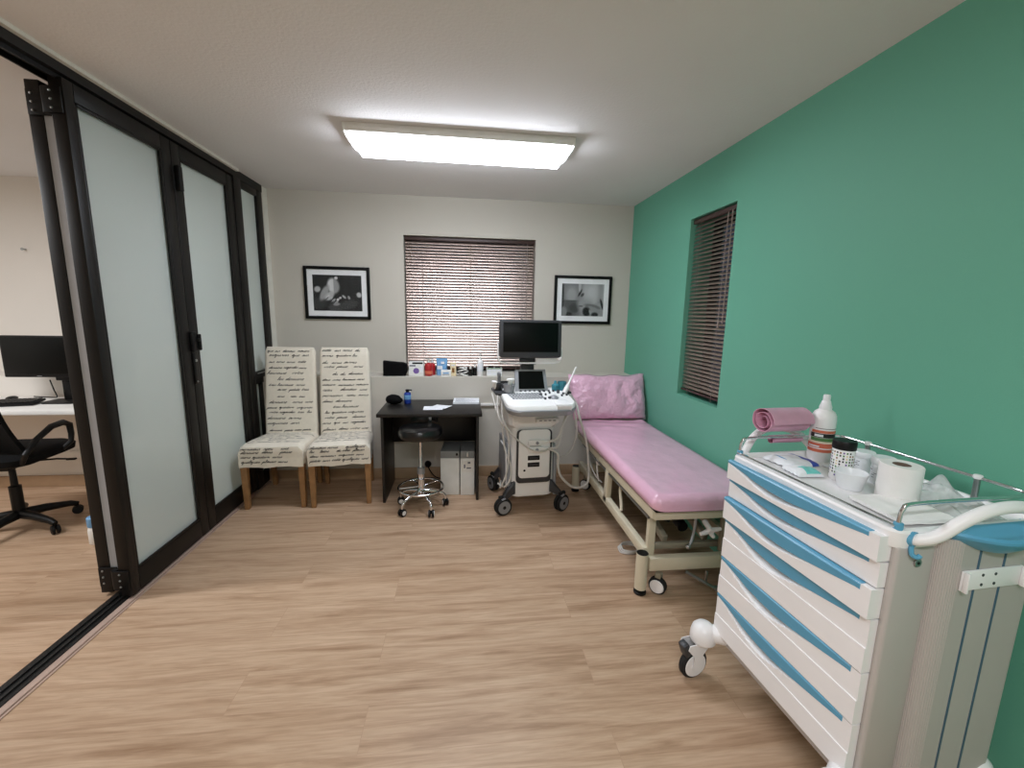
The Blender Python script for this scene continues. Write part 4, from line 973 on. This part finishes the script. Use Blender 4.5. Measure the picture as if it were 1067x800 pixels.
def handle(s):
    o = L if s > 0 else 0
    pts = [(o - s * .012, .038, .925), (o + s * .012, .046, .927), (o + s * .032, .075, .945), (o + s * .048, .112, .985), (o + s * .058, .155, 1.012), (o + s * .062, .20, 1.022)]
    pts = pts + [(p[0], .45 - p[1], p[2]) for p in pts[::-1]]
    B().tube(pts, .0145, 14, smooth=6).build('push_handle', M['abs'], e)
    for y in (.038, .412):
        q = B(); q.tube([(o - s * .014, y, .925), (o + s * .01, y + (.006 if y < .2 else -.006), .926)], .0185, 14); 
        if y < .2: q.tube([(o + s * .008, y, .91), (o + s * .009, y, .899), (o + s * .012, y + .001, .888), (o + s * .018, y + .009, .884), (o + s * .020, y + .015, .890)], .0055, 8, smooth=4)
        q.build('handle_clip', M['blue'], e)
handle(1); handle(-1)
q = B(); q.cyl((L + .003, .070, .860), (L + .008, .070, .860), .011, 18, bev=.001); q.use(1); q.cyl((L + .008, .070, .860), (L + .0088, .070, .860), .004, 10); q.build('key_lock', [M['steel'], M['blk']], e)
# chrome gallery rail
z = 1.008; x0, x1, y0, y1 = .012, L - .012, .016, .438
b = B(); b.tube([(x1, y0, .945), (x1, y0, z - .035), (x1, y0 + .006, z - .012), (x1, y0 + .035, z), (x1, .25, z), (x1, y1 - .05, z), (x1 - .012, y1 - .012, z), (x1 - .05, y1, z), (.3, y1, z), (x0 + .05, y1, z), (x0 + .012, y1 - .012, z), (x0, y1 - .05, z), (x0, .25, z), (x0, y0 + .035, z), (x0, y0 + .006, z - .012), (x0, y0, z - .035), (x0, y0, .945)], .0052, 10, smooth=4); b.build('gallery_rail', M['chrome'], e)
b = B(); b.tube([(x0, .008, .952), (x1, .008, .952)], .0042, 8); b.build('front_rail', M['chrome'], e)
for x in (.13, .452):
    q = B(); q.cyl((x, y1, .94), (x, y1, z + .002), .0075, 12); q.use(1); q.cyl((x, y1, z - .004), (x, y1, z + .008), .011, 14, bev=.002); q.build('rail_post', [M['steel'], M['abs']], e)
for x in (x0, x1):
    q = B(); q.cyl((x, y0, .943), (x, y0, .962), .0105, 14, bev=.002); q.build('rail_foot', M['blue'], e)
# castors on bulbous arms
for x, y, s, t in ((.0, -.05, -1, -1), (L, -.05, 1, -1), (.0, .46, -1, 1), (L, .46, 1, 1)):
    if t > 0: y = .40; 
    q = B(); q.lathe([(.048, .168), (.05, .175), (.049, .20), (.043, .222), (.03, .236), (.014, .242), (0, .243)], (x, y, 0), 28)
    q.tube([(x, y, .20), (x - s * .03, y - t * .05, .205), (x - s * .06, y - t * .10, .205)], .034, 14); ca_ = q.build('castor_arm', M['abs'], e)
    wy = y - .032; r = .062; a = math.radians(8); d = Vector((math.cos(a), math.sin(a), 0)); c = Vector((x - .004, wy, r)); q = B()
    q.cyl(c - d * .014, c + d * .014, r, 32, bev=.006)
    q.use(1)
    for k in (-1, 1): q.cyl(c + d * k * .015, c + d * k * .019, r * .80, 28, bev=.002); q.cyl(c + d * k * .019, c + d * k * .022, .02, 18)
    q.use(0)
    for k in (-1, 1): q.cyl(c + d * k * .022, c + d * k * .0235, .013, 14)
    q.use(1)
    f = Vector((-d.y, d.x, 0))
    for k in (-1, 1): q.prism([(-.015, -.012), (.015, -.012), (.022, .05), (.05, .085), (.03, .105), (-.045, .105), (-.05, .085), (-.02, .05)], .003, Matrix.Translation(c + d * k * .025) @ Matrix((f * 1, Vector((0, 0, 1)), d)).transposed().to_4x4())
    q.box(Vector((x, y, .165)), (.05, .075, .03), (0, 0, a), .01)
    q.use(2); q.box(c - f * .045 * 1 + Vector((0, 0, .075)), (.04, .03, .06), (0.35, 0, a), .008)
    q.build('castor', [M['rubber'], M['abs'], M['usdark']], ca_)

# ------------------------------------------------------------------ things on the trolley tray
TZ = .9325
def tp(x, y, z=TZ): return TM @ Vector((x, y, z))
def rolled(c, r, n=2.2, ln=.30, sq=.8, seed=0):
    """spiral-rolled sheet bundle along y"""
    q = B(); rg = []; N = 52
    for j in range(15):
        y = ln * (j / 14 - .5); P = []
        for k in range(N + 1):
            t = k / N; a = 2 * PI * n * t; rr = r * (1 - .62 * t) * (1 + .06 * mnoise.noise((math.cos(a) * 1.5, math.sin(a) * 1.5, y * 7 + seed)))
            P.append((rr * math.cos(a) * 1.15, y + .004 * mnoise.noise((a, y, seed)), rr * math.sin(a) * sq))
        P2 = [(p[0] * (1 - .045), p[1], p[2] * (1 - .045)) for p in P[::-1]]
        rg.append([Vector(c) + Vector(p) for p in P + P2])
    q.rings(rg); return q
q = rolled((.0055, -.026, .035), .019, 1.6, .125, 1, 2); t = rolled((.045, -.085, .121), .051, 2.3, .17, 1, 5)
me = bpy.data.meshes.new('t'); t.bm.to_mesh(me); q.bm.from_mesh(me); t.bm.free(); bpy.data.meshes.remove(me)
o = q.build('rolled_sheet', M['pinkcloth'], angle=60); solo(o, tp(-.026, .258, .953), 'folded pink plastic sheet rolled up at the far end of the trolley top', 'sheet', TRZ)
e = thing('spray_bottle', 'white spray bottle with a printed label on the trolley beside the pink roll', 'bottle', tp(.062, .309), TRZ + 1.2)
r = .039
b = B(); b.lathe([(r * .94, 0), (r, .006), (r, .155), (r * .96, .17), (r * .8, .183), (r * .5, .192), (r * .4, .196)], seg=32); b.build('bottle_body', M['abs'], e)
b = B(); b.lathe([(r * .5, .190), (r * .52, .20), (r * .42, .212), (r * .36, .222), (r * .30, .224), (r * .30, .242), (r * .26, .246), (0, .247)], seg=24); b.build('spray_cap', M['milky'], e)
def wrap(z0, z1, a0, a1, m, rr=1.008):
    q = B(); q.grid(lambda u, v: (r * rr * math.cos(a0 + (a1 - a0) * u), r * rr * math.sin(a0 + (a1 - a0) * u), z0 + (z1 - z0) * v), 18, 1, thick=(0, 0, 0.0001)); return q
q = B()
A0 = -TRZ - 1.2 + math.radians(165)
for z0, z1, a0, a1, k in ((.052, .070, -.2, 2.6, 0), (.072, .076, -.1, 2.6, 3), (.077, .090, .15, 2.6, 1), (.091, .107, .1, 2.6, 2), (.108, .118, .2, 2.6, 0), (.124, .126, .5, 2.5, 2), (.094, .103, .5, 1.2, 4), (.036, .048, -.2, 2.6, 0), (.055, .060, .0, 1.0, 4)):
    q.use(k); q.grid(lambda u, v: (r * (1.01 + .002 * (k == 4)) * math.cos(A0 + a0 + (a1 - a0) * u), r * (1.01 + .002 * (k == 4)) * math.sin(A0 + a0 + (a1 - a0) * u), z0 + (z1 - z0) * v), 18, 1)
q.build('label', [M['orange'], M['lgreen'], M['lblack'], M['creamcard'], M['paper']], e, normals=False)
# flat wrapped packs
def wrapped(label, c, w, d, hh, rz, base, art, tilt=0, name='wrapped_pack', seed=1):
    q = B()
    def f(u, v, s):
        x, y = (u - .5) * w, (v - .5) * d; k = max(0, (1 - (2 * u - 1) ** 4) * (1 - (2 * v - 1) ** 4)) ** .6
        return (x, y, hh * .18 + s * hh * .5 * k * (1 + .35 * mnoise.noise((x * 40, y * 40, seed + s))) + .002 * math.sin(u * 30) * (1 - k) + (tilt * (u)))
    q.grid(lambda u, v: f(u, v, 1), 26, 18); q.grid(lambda u, v: Vector(f(1 - u, v, -.3)) - Vector((0, 0, .0005)), 26, 18)
    for fc in q.bm.faces:
        m = fc.calc_center_median()
        for (x0, x1, y0, y1, mi) in art:
            if x0 < m.x / w + .5 < x1 and y0 < m.y / d + .5 < y1 and m.z > hh * .18: fc.material_index = mi
    zmin = min(v.co.z for v in q.bm.verts)
    for v in q.bm.verts: v.co.z -= zmin
    return solo(q.build(name, base, angle=80), c, label, 'pack', TRZ + rz)
wrapped('flat white pack printed blue in front of the spray bottle', tp(.088, .165), .12, .14, .032, .12, [M['paper'], M['inkblue'], M['lblue']], [(.0, 1, .72, 1, 1), (.15, .6, .2, .28, 2)])
wrapped('white pack with mint corner next to the black-lidded test tub', tp(.185, .120), .085, .09, .034, -.1, [M['paper'], M['mint'], M['inkblue']], [(.42, .95, .35, .9, 1), (.12, .24, .3, .62, 2)], seed=4)
wrapped('thin white pack lying behind the test tub', tp(.145, .305), .045, .10, .014, 0, [M['paper'], M['lblue']], [(.1, .9, .8, .95, 1)], seed=9)
e = thing('test_strip_tub', 'white tub with black lid and dotted chart on the trolley', 'tub', tp(.243, .207), TRZ)
r = .031
b = B(); b.lathe([(r * .96, 0), (r, .003), (r, .106), (r * .96, .108)], seg=32); b.build('tub_body', M['creamcard'] if 0 else M['abs'], e)
b = B(); b.lathe([(r * 1.03, .104), (r * 1.06, .107), (r * 1.06, .128), (r * 1.0, .132), (0, .132)], seg=32); b.build('lid', M['blk'], e)
q = B(); rn = random.Random(8); ms = ['blk', 'creamcard', 'purple', 'brown', 'lgreen']
for i in range(22):
    for j in range(9):
        if rn.random() < .12: continue
        q.use(rn.choice((0, 0, 0, 0, 1, 2, 3, 4))); a = 2 * PI * i / 22; z = .016 + j * .0095
        q.grid(lambda u, v: (r * 1.006 * math.cos(a + .15 * u), r * 1.006 * math.sin(a + .15 * u), z + .0056 * v), 2, 1)
q.build('colour_chart', [M[m] for m in ms], e, normals=False)
e = thing('bowl', 'small white plastic bowl in front of the two jars on the trolley', 'bowl', tp(.312, .168), TRZ)
b = B(); b.lathe([(.030, .0), (.032, .002), (.042, .05), (.0435, .053), (.0425, .054), (.040, .05), (.030, .006), (0, .005)], seg=36); b.build('bowl_wall', M['milky'], e)
for k, (x, y, hh, lb) in enumerate(((.205, .335, .078, 'lidded milky specimen jar just behind the black-lidded tub on the trolley'), (.295, .305, .088, 'lidded milky specimen jar standing next to the toilet roll'))):
    e = thing('specimen_jar', lb, 'jar', tp(x, y), TRZ, None)
    b = B(); b.lathe([(.026, 0), (.028, .003), (.029, hh * .72), (.027, hh * .76)], seg=28); b.build('jar_body', M['milky'], e)
    b = B(); b.lathe([(.031, hh * .74), (.032, hh * .76), (.032, hh * .96), (.030, hh), (0, hh * .99)], seg=28); b.build('lid', M['milky'], e)
    q = B(); q.grid(lambda u, v: (.0294 * math.cos(PI * .6 + PI * 1.1 * u), .0294 * math.sin(PI * .6 + PI * 1.1 * u), hh * (.2 + .45 * v)), 16, 1); q.use(1); rn = random.Random(k)
    for i in range(9): a = PI * .7 + PI * .9 * rn.random(); z = hh * rn.uniform(.24, .58); q.grid(lambda u, v: (.0297 * math.cos(a + .35 * u), .0297 * math.sin(a + .35 * u), z + .002 * v), 3, 1)
    q.build('label', [M['paper'], M['print_']], e, normals=False)
e = thing('toilet_roll', 'white toilet roll standing on the trolley', 'toilet roll', tp(.408, .222), TRZ)
b = B(); rg = [(.0215, .002), (.048, 0), (.050, .003), (.050, .107), (.048, .110), (.0215, .1085)]; b.lathe(rg + [rg[0]], seg=40, caps=(False, False)); b.build('paper_roll', M['tissue'], e)
b = B(); b.lathe([(.0212, .002), (.0212, .109), (.0198, .109), (.0198, .002), (.0212, .002)], seg=28, caps=(False, False)); b.build('core_tube', M['cardboard'], e)
# clear film bags crumpled behind the roll and a white paper pad in front
def crumple(label, c, w, d, hh, rz, seed, m='film', name='plastic_bag', cat='bag'):
    q = B()
    def f(u, v):
        x, y = (u - .5) * w, (v - .5) * d; k = (max(0, 1 - (2 * u - 1) ** 2) * max(0, 1 - (2 * v - 1) ** 2)) ** .5
        n = .5 + .5 * mnoise.noise((x * 16, y * 16, seed)) + .5 * abs(mnoise.noise((x * 28, y * 28, seed + 3)))
        return (x * (1 + .1 * mnoise.noise((y * 9, seed, 1))), y * (1 + .1 * mnoise.noise((x * 9, seed, 2))), .002 + hh * k * n)
    q.grid(f, 34, 26); return solo(q.build(name, M[m], angle=25), c, label, cat, TRZ + rz)
crumple('clear crumpled plastic bag on the trolley behind the toilet roll', tp(.405, .345), .125, .14, .07, .0, 3)
crumple('clear crumpled plastic bag on the trolley at the end near the push handle', tp(.518, .31), .085, .16, .05, .0, 12)
crumple('clear plastic bag lying behind the two specimen jars', tp(.25, .403), .15, .045, .05, .0, 21)
q = B(); q.grid(lambda u, v: ((u - .5) * .16, (v - .5) * .15, .015 + .006 * math.sin(u * 3) * v + .003 * mnoise.noise((u * 5, v * 5, 1))), 14, 12, thick=(0, 0, -.010)); solo(q.build('tissue_pad', M['tissue']), tp(.474, .15), 'white tissue pad on the trolley in front of the toilet roll', 'tissue', TRZ - .1)

# ------------------------------------------------------------------ neighbouring office
e = thing('office_desk', 'white desk in the office beyond the partition', 'desk', (-3.3, 3.4, 0)); og = e.location
B().span((-4.2, 3.15, .712), (-2.25, 3.655, .742), .003).build('desk_top', M['oak'], e, og)
for x in (-4.16, -2.31): B().span((x, 3.2, 0), (x + .03, 3.63, .712), .003).build('side_panel', M['oak'], e, og)
e = thing('computer_monitor', 'black computer monitor on the white office desk', 'monitor', (-3.03, 3.45, .742), 0)
b = B(); b.prism(rrect(.49, .30, .008, 3), .03, Matrix.Translation((.0, .0, .338)) @ Matrix.Rotation(PI / 2, 4, 'X'), .003); b.build('monitor_body', M['blk'], e)
B().box((0, -.0315, .345), (.465, .003, .265), None, .001).build('monitor_screen', M['screen'], e)
B().box((-.02, -.032, .197), (.03, .002, .004)).build('power_light', M['usgrey'], e)
b = B(); b.box((.10, .03, .12), (.05, .025, .24), None, .006); b.box((.10, .012, .20), (.09, .03, .08), None, .006); b.build('monitor_stand', M['blk'], e)
b = B(); b.loft([(0, .10, .0, .22, .17, .03), (.008, .10, 0, .22, .17, .03), (.014, .10, 0, .19, .14, .03)]); b.build('stand_foot', M['blk'], e)
e = thing('keyboard', 'black keyboard on the white office desk', 'keyboard', (-3.26, 3.33, .7465), math.radians(14))
B().box((0, 0, .011), (.44, .15, .018), (.06, 0, 0), .005).build('keyboard_body', M['blk'], e)
q = B()
for j in range(5):
    for k in range(15): q.box((-.2 + k * .0285, -.052 + j * .025, .0215 + j * .0015), (.024, .021, .006), (.06, 0, 0), .002)
q.build('keys', M['blk'], e)
q = B(); q.sphere((0, 0, .012), .03, 16, (1, 1.6, .6)); bmesh.ops.bisect_plane(q.bm, geom=q.bm.verts[:] + q.bm.edges[:] + q.bm.faces[:], plane_co=(0, 0, .001), plane_no=(0, 0, 1), clear_inner=True)
solo(q.build('computer_mouse', M['blk']), (-3.36, 3.53, .7415), 'black computer mouse near the back edge of the office desk', 'mouse', .3)
b = B(); b.tube([(-3.30, 3.63, .748), (-3.15, 3.60, .747), (-3.08, 3.56, .76), (-3.05, 3.51, .82), (-3.05, 3.49, .9)], .004, 8, smooth=6)
o = b.build('monitor_cable', M['blk'], None, (-3.05, 3.49, .748)); solo(o, (-3.05, 3.49, .748), 'black cable running from the office monitor over the white desk', 'cable')
# office chair seen from the side
e = thing('office_chair', 'black mesh swivel office chair at the white desk', 'office chair', (-2.86, 2.93, 0), math.radians(94))
b = B(); b.loft([(.475, .02, 0, .40, .40, .08), (.49, .02, 0, .46, .46, .10), (.525, .02, 0, .47, .47, .10), (.545, .02, 0, .42, .42, .10)], 8); b.build('seat', M['mesh'], e)
b = B(); b.box((.0, 0, .455), (.24, .16, .04), None, .01); b.tube([(.03, -.05, .45), (.08, -.19, .445), (.10, -.24, .435)], .006, 8); b.box((.105, -.255, .432), (.025, .05, .012), None, .004); b.build('tilt_mechanism', M['blk'], e)
b = B(); b.grid(lambda u, v: (-.09 - .12 * v + .05 * (1 - (2 * u - 1) ** 2) - .05 - .04 * math.sin(PI * v), (u - .5) * (.44 - .06 * v), .56 + .50 * v), 14, 16, thick=(-.03, 0, 0)); b.build('backrest', M['mesh'], e)
b = B(); b.tube([(-.05, 0, .45), (-.18, 0, .45), (-.27, 0, .50), (-.33, 0, .62), (-.36, 0, .80)], .02, 10, smooth=5); b.build('back_support', M['blk'], e)
for s in (-1, 1):
    b = B(); y = s * .25; b.tube([(-.17, y * .8, .50), (-.19, y * .96, .56), (-.12, y, .63), (.0, y, .685), (.09, y, .69), (.135, y, .665), (.14, y, .60), (.13, y, .55), (.09, y * .9, .51)], [.014, .016, .017, .019, .019, .018, .016, .015, .013], 10, smooth=1).build('armrest', M['blk'], e)
b = B(); b.lathe([(.028, .09), (.03, .10), (.03, .30), (.018, .305), (.016, .44)], seg=18); b.build('gas_column', M['blk'], e)
for k in range(5):
    a = math.radians(34 + 72 * k); ca, sa = math.cos(a), math.sin(a)
    b = B(); b.tube([(0, 0, .11), (.12 * ca, .12 * sa, .105), (.24 * ca, .24 * sa, .085), (.275 * ca, .275 * sa, .07)], [.032, .026, .02, .016], 10); b.build('leg', M['blk'], e)
    small_caster(_last(e), (.27 * ca, .27 * sa, .075), .029, a + 1.2, mats=('blk', 'blk'))
e = thing('bottle', 'small white bottle with blue cap on the office floor behind the folded leaf', 'bottle', (-2.26, 2.72, 0), .3)
b = B(); b.lathe([(.03, 0), (.034, .006), (.034, .09), (.028, .11), (.018, .12)], seg=24); b.build('bottle_body', M['white'], e)
b = B(); b.lathe([(.031, .112), (.033, .116), (.033, .168), (.028, .174), (0, .175)], seg=22); b.build('bottle_cap', M['lblue'], e)
b = B(); b.cyl((0, 0, 0), (0, -.03, 0), .006, 10); b.cyl((0, -.03, 0), (0, -.033, 0), .011, 12); solo(b.build('wall_hook', M['steel']), (-3.505, YB, 1.885), 'small metal hook high on the office wall', 'hook')

# ------------------------------------------------------------------ light and camera
def area(name, loc, sx, sy, w, col=(1, .94, .86), rot=(0, 0, 0)):
    d = bpy.data.lights.new(name, 'AREA'); d.shape = 'RECTANGLE'; d.size = sx; d.size_y = sy; d.energy = w; d.color = col
    o = bpy.data.objects.new(name, d); COL.objects.link(o); o.location = loc; o.rotation_euler = rot; return o
area('office_ceiling_lamp', (-3.4, 1.9, ZC - .08), 1.2, .2, 34, (.95, .97, 1))
area('rear_ceiling_lamp', (-.1, -.6, ZC - .08), 1.2, .2, 30, (.93, .96, 1))
w = bpy.data.worlds.new('World'); SC.world = w; w.use_nodes = True
w.node_tree.nodes['Background'].inputs[0].default_value = (.03, .04, .06, 1); w.node_tree.nodes['Background'].inputs[1].default_value = .6
cam = bpy.data.cameras.new('Camera'); co = bpy.data.objects.new('Camera', cam); COL.objects.link(co); SC.camera = co
cam.sensor_width = 36; cam.lens = 444.24 * 36 / 1067; cam.clip_start = .02
p, yw, rl = .164026, .115062, .018739
f = Vector((math.sin(yw) * math.cos(p), math.cos(yw) * math.cos(p), -math.sin(p))); rt = Vector((math.cos(yw), -math.sin(yw), 0)); up = rt.cross(f)
Rr = rt * math.cos(rl) + up * math.sin(rl); Uu = -rt * math.sin(rl) + up * math.cos(rl)
co.matrix_world = Matrix.Translation((0, 0, 1.45)) @ Matrix((Rr, Uu, -f)).transposed().to_4x4()
SC.view_settings.view_transform = 'Standard'; SC.view_settings.look = 'None'; SC.view_settings.gamma = 1; SC.view_settings.use_curve_mapping = False
SC.view_settings.exposure = .5
